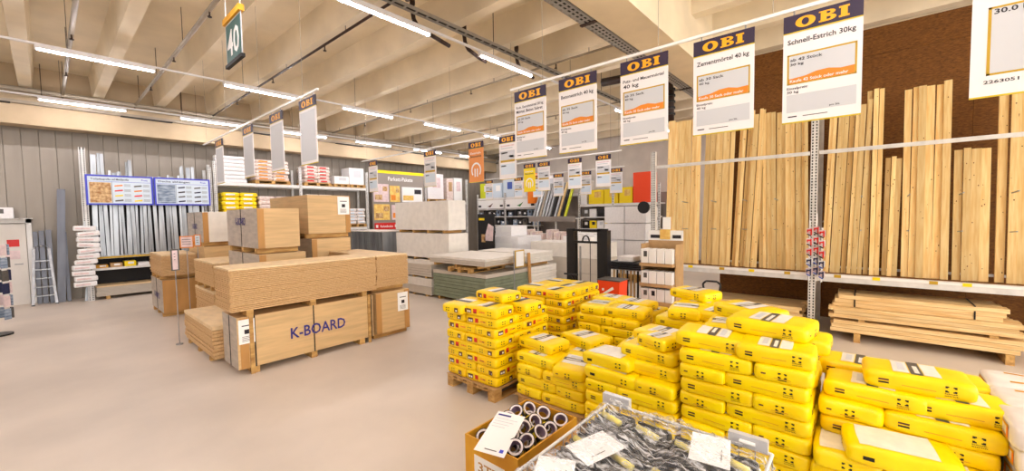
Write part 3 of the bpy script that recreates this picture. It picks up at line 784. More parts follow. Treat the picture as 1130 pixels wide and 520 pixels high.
def bag_mesh(L, W, T, m, seed):
    f = bag_map(L, W, T, seed=seed); b = MB()
    na, nb, nc = 14, 10, 5
    def grid(fn, n1, n2):
        k = b.mi(m); base = len(b.v)
        for i in range(n1+1):
            for j in range(n2+1):
                b.v.append(tuple(fn(-1+2*i/n1, -1+2*j/n2)))
        for i in range(n1):
            for j in range(n2):
                q = base+i*(n2+1)+j
                b.f.append((q, q+n2+1, q+n2+2, q+1)); b.m.append(k)
    e = lambda t: math.copysign(1-(1-abs(t))**1.7, t)
    grid(lambda u, v: f(e(u), e(v), 1), na, nb); grid(lambda u, v: f(-e(u), e(v), -1), na, nb)
    grid(lambda u, v: f(e(u), -1, e(v)), na, nc); grid(lambda u, v: f(-e(u), 1, e(v)), na, nc)
    grid(lambda u, v: f(1, e(u), e(v)), nb, nc); grid(lambda u, v: f(-1, -e(u), e(v)), nb, nc)
    me = b.mesh('bag_body', True)
    import bmesh
    bm = bmesh.new(); bm.from_mesh(me); bmesh.ops.remove_doubles(bm, verts=bm.verts, dist=0.0006); bmesh.ops.recalc_face_normals(bm, faces=bm.faces); bm.to_mesh(me); bm.free()
    return me
def patch(b, fn, u0, v0, u1, v1, m, nu=1, nv=1):
    for i in range(nu):
        for j in range(nv):
            a0, a1 = u0+(u1-u0)*i/nu, u0+(u1-u0)*(i+1)/nu; c0, c1 = v0+(v1-v0)*j/nv, v0+(v1-v0)*(j+1)/nv
            b.quad([fn(a0, c0), fn(a1, c0), fn(a1, c1), fn(a0, c1)], m)
def mark(b, fn, u, v, su, sv, m='bag_print_black'):
    t_ = 0.42
    for a in (-1, 1):
        for c in (-1, 1):
            x0, x1 = sorted((u+a*su, u+a*su*(1-0.64))); y0, y1 = sorted((v+c*sv, v+c*sv*(1-t_)))
            patch(b, fn, x0, y0, x1, y1, m)
            x0, x1 = sorted((u+a*su, u+a*su*(1-t_))); y0, y1 = sorted((v+c*sv, v+c*sv*0.35))
            patch(b, fn, x0, y0, x1, y1, m)
def bag_print(L, W, T, kind, seed):
    f = bag_map(L, W, T, seed=seed); b = MB(); o = 0.0022
    top = lambda u, v: f(u, v, 1, o)
    top2 = lambda u, v: f(u, v, 1, o*1.5)
    s0 = lambda u, v: f(u, -1, v, o); s1 = lambda u, v: f(-u, 1, v, o)
    e0 = lambda u, v: f(1, u, v, o); e1 = lambda u, v: f(-1, -u, v, o)
    # scale helper: side logo half sizes in u/v units
    lu, lv, eu = 0.025/(L/2), 0.021/(T/2), 0.025/(W/2)
    if kind == 'screed':
        patch(b, top, -0.42, -0.72, -0.12, 0.72, 'bag_print_white', 4, 8)
        patch(b, top, -0.10, -0.78, 0.12, 0.78, 'bag_print_grey', 3, 8)
        patch(b, top2, -0.05, -0.3, 0.04, 0.62, 'bag_print_white', 1, 5)
        patch(b, top, 0.14, -0.7, 0.44, 0.70, 'bag_print_white', 4, 8)
        patch(b, top2, 0.2, -0.5, 0.34, 0.45, 'sign_grey', 2, 5)
        for s_ in (s0, s1):
            mark(b, s_, 0.55, 0.26, lu, lv*0.9)
            for r in range(2): patch(b, s_, -0.74, 0.1-0.34*r, -0.54, 0.3-0.34*r, 'bag_print_black' if r else 'bag_print_brown')
            vs_ = s_
            for q, (tx, v_) in enumerate((('Schnell-', -0.28), ('estrich', -0.50))):
                put_text(b, tx, lambda u, v: vs_(u, v), 0.44, v_, 0.13, 'bag_print_black', w=0.24)
            patch(b, s_, -0.3, -0.2, 0.3, -0.12, 'card_yellow', 3, 1)
        for e_ in (e0, e1):
            mark(b, e_, 0.0, 0.05, eu, lv)
            patch(b, e_, -0.3, -0.42, 0.3, -0.34, 'card_yellow', 2, 1); patch(b, e_, -0.15, -0.62, 0.15, -0.50, 'bag_print_black')
            patch(b, e_, -0.75, -0.1, -0.58, 0.1, 'bag_print_brown')
    elif kind == 'mortar':
        patch(b, top, -0.30, -0.74, -0.02, 0.74, 'bag_print_grey', 3, 8)
        patch(b, top, 0.0, -0.7, 0.30, 0.70, 'bag_print_white', 3, 8)
        for s_ in (s0, s1):
            mark(b, s_, 0.62, 0.0, lu, lv)
            patch(b, s_, -0.78, -0.45, -0.46, 0.45, 'bag_print_brown', 2, 1); patch(b, s_, -0.74, -0.3, -0.63, 0.1, 'bag_print_white'); patch(b, s_, -0.60, -0.3, -0.5, 0.1, 'bag_print_white')
            patch(b, s_, -0.34, -0.4, -0.14, 0.5, 'bag_print_red'); patch(b, s_, -0.30, -0.3, -0.18, -0.1, 'bag_print_brown')
            patch(b, s_, 0.0, -0.1, 0.34, 0.2, 'print_orange', 2, 1); patch(b, s_, 0.05, -0.05, 0.30, 0.1, 'bag_print_brown', 2, 1)
        for e_ in (e0, e1):
            patch(b, e_, 0.30, -0.5, 0.66, 0.45, 'bag_print_brown', 2, 1); patch(b, e_, 0.36, -0.35, 0.6, 0.05, 'bag_print_white', 1, 1)
            mark(b, e_, -0.35, 0.0, eu, lv)
    elif kind == 'white':
        for s_ in (s0, s1):
            for (u0, u1) in ((-0.6, 0.0), (0.15, 0.7)):
                patch(b, s_, u0, -0.7, u1, -0.5, 'card_yellow', 4, 1); patch(b, s_, u0, 0.5, u1, 0.7, 'card_yellow', 4, 1)
                patch(b, s_, u0, -0.5, u0+0.08, 0.5, 'orange', 1, 3); patch(b, s_, u1-0.08, -0.5, u1, 0.5, 'orange', 1, 3)
            patch(b, s_, -0.85, -0.2, -0.72, 0.3, 'ink_purple', 1, 2)
        for e_ in (e0, e1):
            patch(b, e_, -0.6, -0.7, 0.6, -0.45, 'card_yellow', 4, 1); patch(b, e_, -0.6, 0.4, 0.6, 0.65, 'card_yellow', 4, 1)
            patch(b, e_, -0.6, -0.45, -0.45, 0.4, 'orange', 1, 3); patch(b, e_, 0.45, -0.45, 0.6, 0.4, 'orange', 1, 3)
        patch(b, top, -0.6, -0.6, 0.6, -0.45, 'card_yellow', 6, 1); patch(b, top, -0.6, 0.45, 0.6, 0.6, 'card_yellow', 6, 1)
    elif kind == 'plain':
        patch(b, top, -0.6, -0.8, 0.75, 0.8, 'bag_print_white', 8, 8)
        for s_ in (s0, s1): mark(b, s_, 0.6, 0.0, lu, lv); patch(b, s_, -0.7, -0.3, -0.5, 0.1, 'bag_print_black')
        for e_ in (e0, e1): mark(b, e_, 0, 0, eu, lv)
    return b.mesh('bag_print')
BL, BW, BT = 0.50, 0.33, 0.112
BAGS = {}
def bag_data(kind, var, L=BL, W=BW, T=BT):
    key = (kind, var, L, W, T)
    if key not in BAGS:
        m = {'screed': 'bag_yellow', 'plain': 'bag_yellow', 'mortar': 'bag_orange', 'white': 'bag_white'}[kind]
        BAGS[key] = (bag_mesh(L, W, T, m, var*17+3), bag_print(L, W, T, kind, var*17+3))
    return BAGS[key]
def bag(x, y, z, rz, kind, label, group, tilt=(0, 0), L=BL, W=BW, T=BT, name='cement_bag', cat='bag'):
    a, p = bag_data(kind, random.randrange(4), L, W, T)
    t = thing(name, label, cat, (x, y, z), group=group, rot=(R(tilt[0]), R(tilt[1]), R(rz)))
    stuff(inst('bag_print', p, inst('bag_body', a, t)))
    return t
def bag_stack(x0, y0, layers, kind, where, group, flip=0, z0=0.146, T=BT, skip=(), rz=0, jit=0.012, plain=()):
    """layers of five bags, 1.0 m deep in X, 0.83 m wide in Y; min corner x0,y0"""
    for l in range(layers):
        md = (l+flip) % 2
        lay = []
        for i in range(3): lay.append((BW*(i+0.5), (0.25 if md == 0 else 0.58), 90, ('front', 'middle', 'rear')[i]+(' right' if md == 0 else ' left')))
        for i in range(2): lay.append((BL*(i+0.5), (0.665 if md == 0 else 0.165), 0, ('front', 'rear')[i]+(' left' if md == 0 else ' right')))
        for k, (dx, dy, r, pos) in enumerate(lay):
            if (l, pos) in skip: continue
            kd = 'plain' if (l, pos) in plain else kind
            bag(x0+dx+random.uniform(-jit, jit), y0+dy+random.uniform(-jit, jit), z0+l*T, r+random.choice((0, 180))+random.uniform(-2.6, 2.6), kd,
                'yellow bag, %s layer up, %s, %s' % (ORD[l+1], pos, where), group, T=T*1.0)
# row of pallets facing the aisle
pallet(3.20, 3.08, 0, 1.2, 0.8, 'wooden pallet under the tall yellow stack nearest the chipboard')
tag(MB().bbox(3.19, 3.07, 0.146, 4.40, 3.89, 0.152, 'card_brown', 0.002).build('pallet_liner'), 'thin brown paper sheet under the tall yellow stack nearest the chipboard', 'paper sheet')
WA = 'tall stack with brown labels'
GA = 'yellow bags with brown labels'
bag_stack(3.22, 3.07, 7, 'mortar', WA, GA, z0=0.153)
zt = 0.153+7*BT
bag(3.37, 3.70, zt, 4, 'mortar', 'yellow bag lying alone on the front left top of the tall labelled stack', GA)
bag(3.38, 3.32, zt, 93, 'mortar', 'yellow bag on the front right top of the tall labelled stack', GA)
bag(3.78, 3.50, zt, 2, 'mortar', 'yellow bag in the middle top of the tall labelled stack', GA)
bag(3.80, 3.20, zt, 88, 'mortar', 'yellow bag on the right top edge of the tall labelled stack', GA)
bag(3.68, 3.44, zt+BT, 86, 'mortar', 'uppermost yellow bag crowning the tall labelled stack', GA)
# second stack behind
pallet(4.55, 3.08, 0, 1.2, 0.8, 'wooden pallet under the yellow stack in front of the pallet stacker')
WA2 = 'stack before the pallet stacker'
bag_stack(4.56, 3.05, 8, 'mortar', WA2, GA, flip=1, z0=0.146)
# low stack B
WB = 'low stack behind the tape box'
GB = 'yellow screed bags'
pallet(3.30, 2.02, 0, 1.2, 0.8, 'wooden pallet under the low yellow stack behind the tape box')
o = MB().bbox(3.27, 1.98, 0.146, 4.48, 2.86, 0.152, 'card_brown', 0.002).build('pallet_liner'); tag(o, 'brown cardboard sheet under the low yellow stack behind the tape box', 'cardboard sheet')
bag_stack(3.30, 2.0, 3, 'screed', WB, GB, z0=0.153)
zb = 0.153+3*BT
bag(3.50, 2.20, zb, 12, 'screed', 'yellow bag, front right on top of the low stack', GB, tilt=(2, -3))
bag(3.50, 2.62, zb, 88, 'screed', 'yellow bag, front left on top of the low stack', GB)
bag(3.88, 2.30, zb, 96, 'screed', 'yellow bag, centre right on top of the low stack', GB)
bag(3.98, 2.62, zb, 4, 'screed', 'yellow bag, rear left on top of the low stack', GB)
bag(3.62, 2.70, zb+BT, 82, 'screed', 'highest yellow bag at the left of the low stack', GB)
bag(4.02, 2.40, zb+BT, 75, 'screed', 'highest yellow bag at the rear of the low stack', GB)
# B2: behind B
WB2 = 'mid stack behind the low stack'
pallet(4.50, 2.0, 0, 1.2, 0.8, 'wooden pallet under the mid yellow stack behind the low stack')
bag_stack(4.50, 1.98, 6, 'screed', WB2, GB)
z2 = 0.146+6*BT
bag(4.72, 2.20, z2, 94, 'screed', 'yellow bag, front right top of the mid stack behind', GB)
bag(4.75, 2.62, z2, 5, 'screed', 'yellow bag, front left top of the mid stack behind', GB)
bag(5.15, 2.30, z2, 86, 'screed', 'yellow bag, rear right top of the mid stack behind', GB)
bag(5.22, 2.66, z2, 92, 'screed', 'yellow bag, rear left top of the mid stack behind', GB)
# C
WC = 'stack behind the wire cart'
pallet(3.2, 1.10, 0, 1.2, 0.8, 'wooden pallet under the yellow stack behind the wire cart')
bag_stack(3.20, 1.10, 5, 'screed', WC, GB, flip=1, plain=((4, 'front left'), (4, 'rear left')))
zc = 0.146+5*BT
bag(3.40, 1.72, zc, 82, 'plain', 'white-topped yellow bag, front left top of the cart-side stack', GB, tilt=(0, 3))
bag(3.46, 1.36, zc, 88, 'screed', 'yellow bag, front right top of the cart-side stack', GB)
bag(3.86, 1.66, zc, 4, 'screed', 'yellow bag, rear left top of the cart-side stack', GB)
bag(3.86, 1.28, zc, 96, 'screed', 'yellow bag, rear right top of the cart-side stack', GB)
bag(3.50, 1.38, zc+BT, 84, 'screed', 'second-highest yellow bag on the cart-side stack', GB)
bag(3.98, 1.48, zc+BT, 80, 'screed', 'rear highest yellow bag on the cart-side stack', GB)
bag(3.47, 1.33, zc+2*BT, 70, 'screed', 'small folded yellow bag lying highest on the cart-side stack', GB, L=0.30, W=0.24, T=0.10)
# D
WD = 'stack beside the white carton display'
pallet(4.5, 0.95, 0, 1.2, 0.8, 'wooden pallet under the yellow stack beside the carton display')
bag_stack(4.50, 0.95, 7, 'screed', WD, GB, flip=1)
zd = 0.146+7*BT
bag(4.72, 1.50, zd, 10, 'screed', 'yellow bag, front left top of the display-side stack', GB)
bag(4.70, 1.16, zd, 80, 'screed', 'yellow bag, front right top of the display-side stack', GB)
bag(5.1, 1.44, zd, 95, 'screed', 'yellow bag, rear top of the display-side stack', GB)
bag(5.2, 1.55, zd+BT, 70, 'screed', 'rearmost highest yellow bag of the display-side stack', GB)
# E: tall near stack
WE = 'tall near stack behind the cart'
pallet(3.18, 0.24, 0, 1.2, 0.8, 'wooden pallet under the tallest near yellow stack')
bag_stack(3.20, 0.24, 8, 'screed', WE, GB, flip=0)
ze = 0.146+8*BT
bag(3.42, 0.88, ze, -86, 'screed', 'yellow bag, front left top of the tallest near stack', GB, tilt=(0, 2))
bag(3.38, 0.455, ze, 93, 'screed', 'yellow bag, front right top of the tallest near stack', GB, L=0.46)
bag(3.82, 0.86, ze, 5, 'screed', 'yellow bag, rear left top of the tallest near stack', GB)
bag(3.78, 0.42, ze, 90, 'screed', 'yellow bag, centre right top of the tallest near stack', GB)
bag(3.68, 0.53, ze+BT, 84, 'screed', 'large flat yellow bag lying highest on the tallest near stack', GB, L=0.54, W=0.40)
bag(4.05, 0.75, ze+BT*1.0, 60, 'screed', 'rear highest yellow bag of the tallest near stack', GB)
# F: right stack
WF = 'right stack beside the white sacks'
pallet(3.14, -0.64, 0, 1.2, 0.8, 'wooden pallet under the right yellow stack beside the white sacks')
bag_stack(3.14, -0.61, 4, 'screed', WF, GB, flip=1, plain=((3, 'front left'),))
bag_stack(3.42, -0.62, 2, 'screed', 'set-back upper part of right stack', GB, flip=1, z0=0.146+4*BT)
zf = 0.146+6*BT
bag(3.27, -0.18, 0.146+4*BT, 97, 'plain', 'white-topped yellow bag on the front ledge of the right stack', GB)
bag(3.64, -0.07, zf, 88, 'screed', 'yellow bag, left top of the right stack', GB)
bag(3.66, -0.46, zf, 94, 'screed', 'yellow bag, right top of the right stack', GB)
bag(4.05, -0.40, zf, 96, 'screed', 'yellow bag, rear right top of the right stack', GB)
bag(4.10, 0.0, zf, 88, 'screed', 'yellow bag, rear left top of the right stack', GB)
bag(3.70, -0.27, zf+BT, 93, 'screed', 'highest yellow bag lying across the right stack', GB)
# G: white sacks
pallet(3.30, -1.50, 0, 1.2, 0.8, 'wooden pallet under the white sacks at the right edge')
GW = 'white sacks with orange print'
for l in range(6):
    for i, (dx, dy, r, pos) in enumerate(((0.18, 0.60, 90, 'front left'), (0.55, 0.60, 90, 'middle left'), (0.92, 0.60, 90, 'rear left'), (0.28, 0.18, 0, 'front right'), (0.82, 0.18, 0, 'rear right'))):
        bag(3.30+dx+random.uniform(-0.02, 0.02), -1.50+dy+random.uniform(-0.02, 0.02), 0.146+l*0.132, r+random.uniform(-3, 3), 'white',
            'white sack with orange print, %s layer up, %s, right frame edge' % (ORD[l+1], pos), GW, T=0.136, L=0.52, W=0.35, name='white_sack', cat='sack')

# ================================================================== TAPE BOX AND WIRE CART
t = thing('tape_box', 'open yellow cardboard box full of warning tape rolls by the cart', 'box', (2.0, 1.72, 0), 0)
bw_, bl_, bh = 0.74, 0.52, 0.46
for nm, q in (('box_wall', (0, 0, 0, 0.012, bl_, bh)), ('box_wall', (bw_-0.012, 0, 0, bw_, bl_, bh)), ('box_wall', (0.012, 0, 0, bw_-0.012, 0.012, bh)), ('box_wall', (0.012, bl_-0.012, 0, bw_-0.012, bl_, bh)), ('box_bottom', (0.012, 0.012, 0, bw_-0.012, bl_-0.012, 0.012))):
    MB().box(*q, 'card_yellow').build(nm, t)
p = MB().box(-0.003, 0.12, 0.2, 0.0, 0.42, 0.34, 'paper'); put_text(p, '3TE', lambda u, v: (-0.004, 0.38-u, 0.23+v), 0, 0, 0.07, 'kraft_dark', w=0.2); p.build('label_print', t)
def tape_meshes():
    R1, R0, W = 0.062, 0.042, 0.075; n = 20
    body = MB(); core = MB()
    for i in range(n):
        a0, a1 = 2*PI*i/n, 2*PI*(i+1)/n
        c0, s0, c1, s1 = math.cos(a0), math.sin(a0), math.cos(a1), math.sin(a1)
        m = 'tape_yellow' if i % 4 < 2 else 'dark'
        sh = 0.5
        body.quad([(R1*c0, R1*s0, -W/2), (R1*c1, R1*s1, -W/2), (R1*c1, R1*s1, W/2), (R1*c0, R1*s0, W/2)], m)
        for zz in (-W/2, W/2):
            q = [(R0*c0, R0*s0, zz), (R0*c1, R0*s1, zz), (R1*c1, R1*s1, zz), (R1*c0, R1*s0, zz)]
            q2 = [(R0*c0*0.98, R0*s0*0.98, zz*1.04), (R0*c1*0.98, R0*s1*0.98, zz*1.04), (R1*0.9*c1, R1*0.9*s1, zz*1.04), (R1*0.9*c0, R1*0.9*s0, zz*1.04)]
            body.quad(q if zz > 0 else q[::-1], 'dark')
            core.quad(q2 if zz > 0 else q2[::-1], 'tape_core')
        core.quad([(R0*c1, R0*s1, -W/2*1.04), (R0*c0, R0*s0, -W/2*1.04), (R0*c0, R0*s0, W/2*1.04), (R0*c1, R0*s1, W/2*1.04)], 'tape_purple')
    return body.mesh('tape_winding'), core.mesh('paper_core')
TBM, TCM = tape_meshes()
k = 0
for lz, zz in ((0, 0.33), (1, 0.43)):
    for i in range(5):
        for j in range(3):
            k += 1
            tt = thing('tape_roll', 'black and yellow warning tape roll, %s layer, row %s from the aisle, %s across' % (('lower', 'upper')[lz], ('one', 'two', 'three', 'four', 'five')[i], ('left', 'middle', 'right')[2-j]), 'tape roll',
                       (2.0+0.09+i*0.138+random.uniform(-0.006, 0.006), 1.72+0.10+j*0.16+random.uniform(-0.01, 0.01), zz+random.uniform(-0.012, 0.03)), group='warning tape rolls',
                       rot=(0, R(random.uniform(-58, -28)), R(random.uniform(0, 85))))
            inst('tape_winding', TBM, tt); inst('paper_core', TCM, tt)
# filler layer carrying the visible rolls
MB().box(0.012, 0.012, 0.012, bw_-0.012, bl_-0.012, 0.2, 'card_brown').build('box_insert', t)
t = thing('paper_notice', 'white paper notice with printed lines leaning in the tape box', 'paper', (1.91, 1.905, 0.475))
A, B_, C_, D_ = Vector((0.03, -0.115, 0)), Vector((-0.03, 0.115, 0)), Vector((0.34, 0.22, 0.10)), Vector((0.40, 0.0, 0.10))
MB().quad([A, D_, C_, B_], 'paper').quad([p_+Vector((0, 0, -0.002)) for p_ in (B_, C_, D_, A)], 'paper').build('sheet', t)
f = lambda u, v: (B_+(A-B_)*u+((C_-B_)*(1-u)+(D_-A)*u)*v)+Vector((-0.001, 0, 0.002))
b = MB(); b.quad([f(0.08, 0.90), f(0.55, 0.90), f(0.55, 0.94), f(0.08, 0.94)], 'ink_purple')
for i in range(4): b.quad([f(0.08, 0.82-0.07*i), f(0.85-0.1*i, 0.82-0.07*i), f(0.85-0.1*i, 0.832-0.07*i), f(0.08, 0.832-0.07*i)], 'sign_grey')
b.quad([f(0.78, 0.07), f(0.9, 0.07), f(0.9, 0.14), f(0.78, 0.14)], 'blue_frame'); b.quad([f(0.3, 0.07), f(0.7, 0.07), f(0.7, 0.09), f(0.3, 0.09)], 'bag_print_grey')
stuff(b.build('print', t))
# wire cart: X 1.5..2.6, Y .45..1.4, rim z .75
t = thing('wire_cart', 'silver wire mesh cart holding wrapped black tools in the foreground', 'cart', (1.42, 0.36, 0))
cw, cl, cz = 1.18, 1.0, 0.74
for (a, b_) in (((0, 0), (cw, 0)), ((cw, 0), (cw, cl)), ((cw, cl), (0, cl)), ((0, cl), (0, 0))):
    MB().cyl((a[0], a[1], cz), (b_[0], b_[1], cz), 0.009, 'rack_steel', 8).build('rim_bar', t)
    MB().cyl((a[0], a[1], 0.16), (b_[0], b_[1], 0.16), 0.012, 'steel', 8).build('base_bar', t)
b = MB()
for i in range(13):
    u = i/12
    for (p0, p1) in (((u*cw, 0), None), ((u*cw, cl), None), ((0, u*cl), None), ((cw, u*cl), None)):
        b.cyl((p0[0], p0[1], 0.16), (p0[0], p0[1], cz), 0.0035, 'steel', 5)
for z in (0.3, 0.45, 0.6):
    for (a, c) in (((0, 0), (cw, 0)), ((cw, 0), (cw, cl)), ((cw, cl), (0, cl)), ((0, cl), (0, 0))):
        b.cyl((a[0], a[1], z), (c[0], c[1], z), 0.0035, 'steel', 5)
o = b.build('mesh_wire', t); o['kind'] = 'stuff'
MB().box(0.01, 0.01, 0.16, cw-0.01, cl-0.01, 0.175, 'steel').build('cart_floor', t)
for (x, y) in ((0.05, 0.05), (cw-0.05, 0.05), (0.05, cl-0.05), (cw-0.05, cl-0.05)):
    MB().cyl((x, y-0.015, 0.055), (x, y+0.015, 0.055), 0.055, 'black_plastic', 14).box(x-0.012, y-0.022, 0.055, x+0.012, y+0.022, 0.16, 'steel').build('caster', t)
for y in (0.12, cl-0.06):
    MB().box(cw-0.02, y-0.10, cz+0.0, cw+0.02, y+0.10, cz+0.07, 'zinc').cyl((cw-0.022, y-0.04, cz+0.035), (cw-0.022, y+0.04, cz+0.035), 0.012, 'white_gloss', 8).build('card_clip', t)
# black wrapped bundles with yellow handles lying in the cart
k = 0
for i in range(3):
    for j in range(4):
        k += 1
        tt = thing('tool_bundle', 'black trowel bundle with yellow handle in the wire cart, row %s, %s from the left' % (('near', 'middle', 'far')[i], ORD[4-j]), 'tool bundle',
                   (1.42+0.24+i*0.35, 0.36+0.14+j*0.24, 0.56+random.uniform(0, 0.03)), R(random.uniform(-8, 8)), 'black tool bundles in the wire cart')
        m_ = bag_mesh(0.33, 0.21, 0.15, 'black_plastic', k); inst('bundle_body', m_, tt)
        MB().cyl((-0.02, -0.07, 0.172), (0.03, 0.07, 0.176), 0.02, 'handle_yellow', 10).build('handle', tt, smooth=True)
        b = MB()
        for q in range(6): b.bar((-0.15+0.05*q, -0.10, 0.152), (-0.13+0.05*q, 0.10, 0.157), 0.016, 0.02, 'bag_print_grey' if q % 3 == 1 else 'dark')
        stuff(b.build('blade', tt))
MB().box(0.05, 0.05, 0.176, cw-0.05, cl-0.05, 0.55, 'black_plastic').build('crate_insert', t)
for (x, y, rz, lab) in ((1.62, 1.16, 25, 'white paper sheet under film at the left of the wire cart'), (1.98, 1.12, -20, 'white paper sheet under film in the middle of the wire cart'), (2.36, 0.62, 12, 'white paper sheet under film at the right of the wire cart'), (1.62, 0.85, 35, 'white paper sheet under film nearest the camera')):
    o = MB().quad([(-0.14, -0.10, 0), (0.14, -0.10, 0.004), (0.14, 0.10, 0), (-0.14, 0.10, 0.003)], 'paper').quad([(-0.08, -0.06, 0.003), (0.02, -0.06, 0.005), (0.02, -0.055, 0.005), (-0.08, -0.055, 0.003)], 'bag_print_grey').build('paper_sheet', None, (x, y, 0.782), )
    o.rotation_euler = (R(2), R(-3), R(rz)); tag(o, lab, 'paper')
# crumpled clear film over everything
b = MB(); n1, n2 = 44, 40
rr = random.Random(5)
hgt = {}
for i in range(n1+1):
    for j in range(n2+1):
        u, v = i/n1, j/n2
        z = 0.80+0.022*math.sin(9*u+3*math.sin(7*v))+0.016*math.sin(17*v+4*u)+rr.uniform(-0.012, 0.012)
        ed = min(u, 1-u, v, 1-v)
        if ed < 0.06: z -= (0.06-ed)*2.2
        b.v.append((1.40+u*1.22, 0.34+v*1.04, z))
k = b.mi('foil')
for i in range(n1):
    for j in range(n2):
        q = i*(n2+1)+j; b.f.append((q, q+n2+1, q+n2+2, q+1)); b.m.append(k)
tag(b.build('clear_film', None, None, True), 'crumpled clear plastic film draped over the tools in the cart', 'plastic film')

# ================================================================== HANGING SIGNS
def sign(x, y, zt, kind, texts, label, w=0.49, h=0.85, detail=True, face='-x', name='hanging_sign', group='hanging price signs'):
    """sign panel; (x, y) centre, zt top. faces -x (u runs toward -y)"""
    t = thing(name, label, 'sign', (x, y, zt-h), group=group)
    base = 'sign_salmon' if kind == 'salmon' else ('yellow' if kind == 'yellow' else 'sign_white')
    hh = h*0.155
    pn = MB().box(-0.004, -w/2, 0.008, 0.004, w/2, h, base).build('panel', t)
    hd = MB().box(-0.007, -w/2, h-hh, 0.007, w/2, h, 'sign_header').build('header', t)
    MB().box(-0.006, -w/2, 0, 0.006, w/2, 0.009, 'sign_edge').build('edge_strip', t); MB().box(-0.0075, -w/2, h-hh-0.008, 0.005, w/2, h-hh, 'sign_edge').build('header_line', t)
    f = lambda u, v: (-0.0082, w/2-u, v)
    b = MB(); slab_letters(b, f, w*0.16, h-hh*0.82, w*0.68, hh*0.62, 'sign_letter'); stuff(b.build('lettering', hd))
    b = MB()
    g = lambda u, v: (-0.0052, w/2-u, v)
    def rect(u0, v0, u1, v1, m): b.quad([g(u0*w, v0*h), g(u1*w, v0*h), g(u1*w, v1*h), g(u0*w, v1*h)], m)
    g2 = lambda u, v: (-0.0064, w/2-u, v)
    if kind == 'price':
        t1, t2, q1, q2, buy, single = texts
        if t2:
            put_text(b, t1, g, w*0.06, h*0.745, h*0.035, 'sign_ink', w=w*0.86); put_text(b, t2, g, w*0.06, h*0.68, h*0.042, 'sign_ink', w=w*(0.34 if len(t2) < 8 else 0.84))
        else:
            put_text(b, t1, g, w*0.06, h*0.735, h*0.044, 'sign_ink', w=w*0.86)
        # framed offer field
        for (u0, v0, u1, v1) in ((0.06, 0.36, 0.085, 0.64), (0.915, 0.36, 0.94, 0.64), (0.06, 0.625, 0.94, 0.64), (0.06, 0.36, 0.94, 0.37)): rect(u0, v0, u1, v1, 'sign_frame')
        rect(0.085, 0.37, 0.915, 0.625, 'sign_grey')
        # orange hill-shaped band
        pts = [(0.085, 0.37), (0.915, 0.37), (0.915, 0.44), (0.75, 0.435), (0.6, 0.455), (0.45, 0.45), (0.3, 0.425), (0.085, 0.415)]
        b.quad([g2(u*w, v*h) for u, v in pts], 'sign_orange')
        g3 = lambda u, v: (-0.0074, w/2-u, v)
        put_text(b, q1, g2, w*0.10, h*0.575, h*0.026, 'sign_ink', w=w*0.42); put_text(b, q2, g2, w*0.10, h*0.535, h*0.022, 'sign_ink', w=w*0.18)
        put_text(b, buy, g3, w*0.10, h*0.38, h*0.026, 'sign_white', w=w*0.74)
        put_text(b, single, g, w*0.06, h*0.315, h*0.022, 'sign_ink', w=w*0.28); put_text(b, q2, g, w*0.06, h*0.28, h*0.022, 'sign_ink', w=w*0.16)
        rect(0.06, 0.10, 0.94, 0.265, 'sign_grey')
        put_text(b, 'pro Stk.', g2, w*0.62, h*0.115, h*0.016, 'sign_ink')
        rect(0.08, 0.055, 0.2, 0.066, 'sign_ink'); rect(0.28, 0.055, 0.6, 0.062, 'bag_print_grey')
    elif kind == 'big':
        put_text(b, texts[0], g, w*0.17, h*0.76, h*0.05, 'sign_ink', w=w*0.66)
        for (u0, v0, u1, v1) in ((0.14, 0.16, 0.17, 0.66), (0.90, 0.16, 0.93, 0.66), (0.14, 0.645, 0.93, 0.66), (0.14, 0.16, 0.93, 0.175)): rect(u0, v0, u1, v1, 'sign_frame')
        rect(0.17, 0.175, 0.90, 0.645, 'sign_grey')
        put_text(b, texts[1], g2, w*0.19, h*0.605, h*0.036, 'sign_ink', w=w*0.34)
        put_text(b, texts[2], g, w*0.12, h*0.10, h*0.024, 'sign_ink', w=w*0.3); rect(0.48, 0.105, 0.8, 0.118, 'bag_print_grey')
    elif kind == 'small':
        rect(0.1, 0.76, 0.9, 0.79, 'photo_pink'); rect(0.1, 0.71, 0.8, 0.735, 'sign_grey')
        rect(0.08, 0.45, 0.92, 0.66, 'sign_grey'); rect(0.08, 0.40, 0.92, 0.45, 'sign_frame'); rect(0.08, 0.12, 0.92, 0.36, 'pale_blue')
        rect(0.12, 0.60, 0.5, 0.63, 'sign_ink'); rect(0.12, 0.30, 0.4, 0.33, 'sign_ink'); rect(0.6, 0.50, 0.85, 0.55, 'bag_print_grey')
    elif kind in ('salmon', 'yellow'):
        put_text(b, 'Estrich', g, w*0.12, h*0.70, h*0.05, 'sign_white', w=w*0.7); put_text(b, 'Betonestrich', g, w*0.12, h*0.62, h*0.05, 'sign_ink', w=w*0.74)
        n = 16
        for i in range(n):
            a0, a1 = R(-40+260*i/n), R(-40+260*(i+1)/n)
            q = [(0.5*w+r_*w*math.cos(a), 0.3*h+r_*w*1.1*math.sin(a)) for r_, a in ((0.26, a0), (0.34, a0), (0.34, a1), (0.26, a1))]
            b.quad([g(*p_) for p_ in q], 'sign_white')
        rect(0.38, 0.14, 0.46, 0.34, 'sign_white'); rect(0.54, 0.14, 0.62, 0.34, 'sign_white')
    elif kind == 'blank':
        rect(0.06, 0.05, 0.94, 0.8, 'sign_grey')
    stuff(b.build('print', pn))
    for s_ in (-1, 1): MB().cyl((0, s_*w*0.36, h), (0, s_*w*0.36, h+0.03), 0.006, 'steel', 6).build('hook', t)
    return t
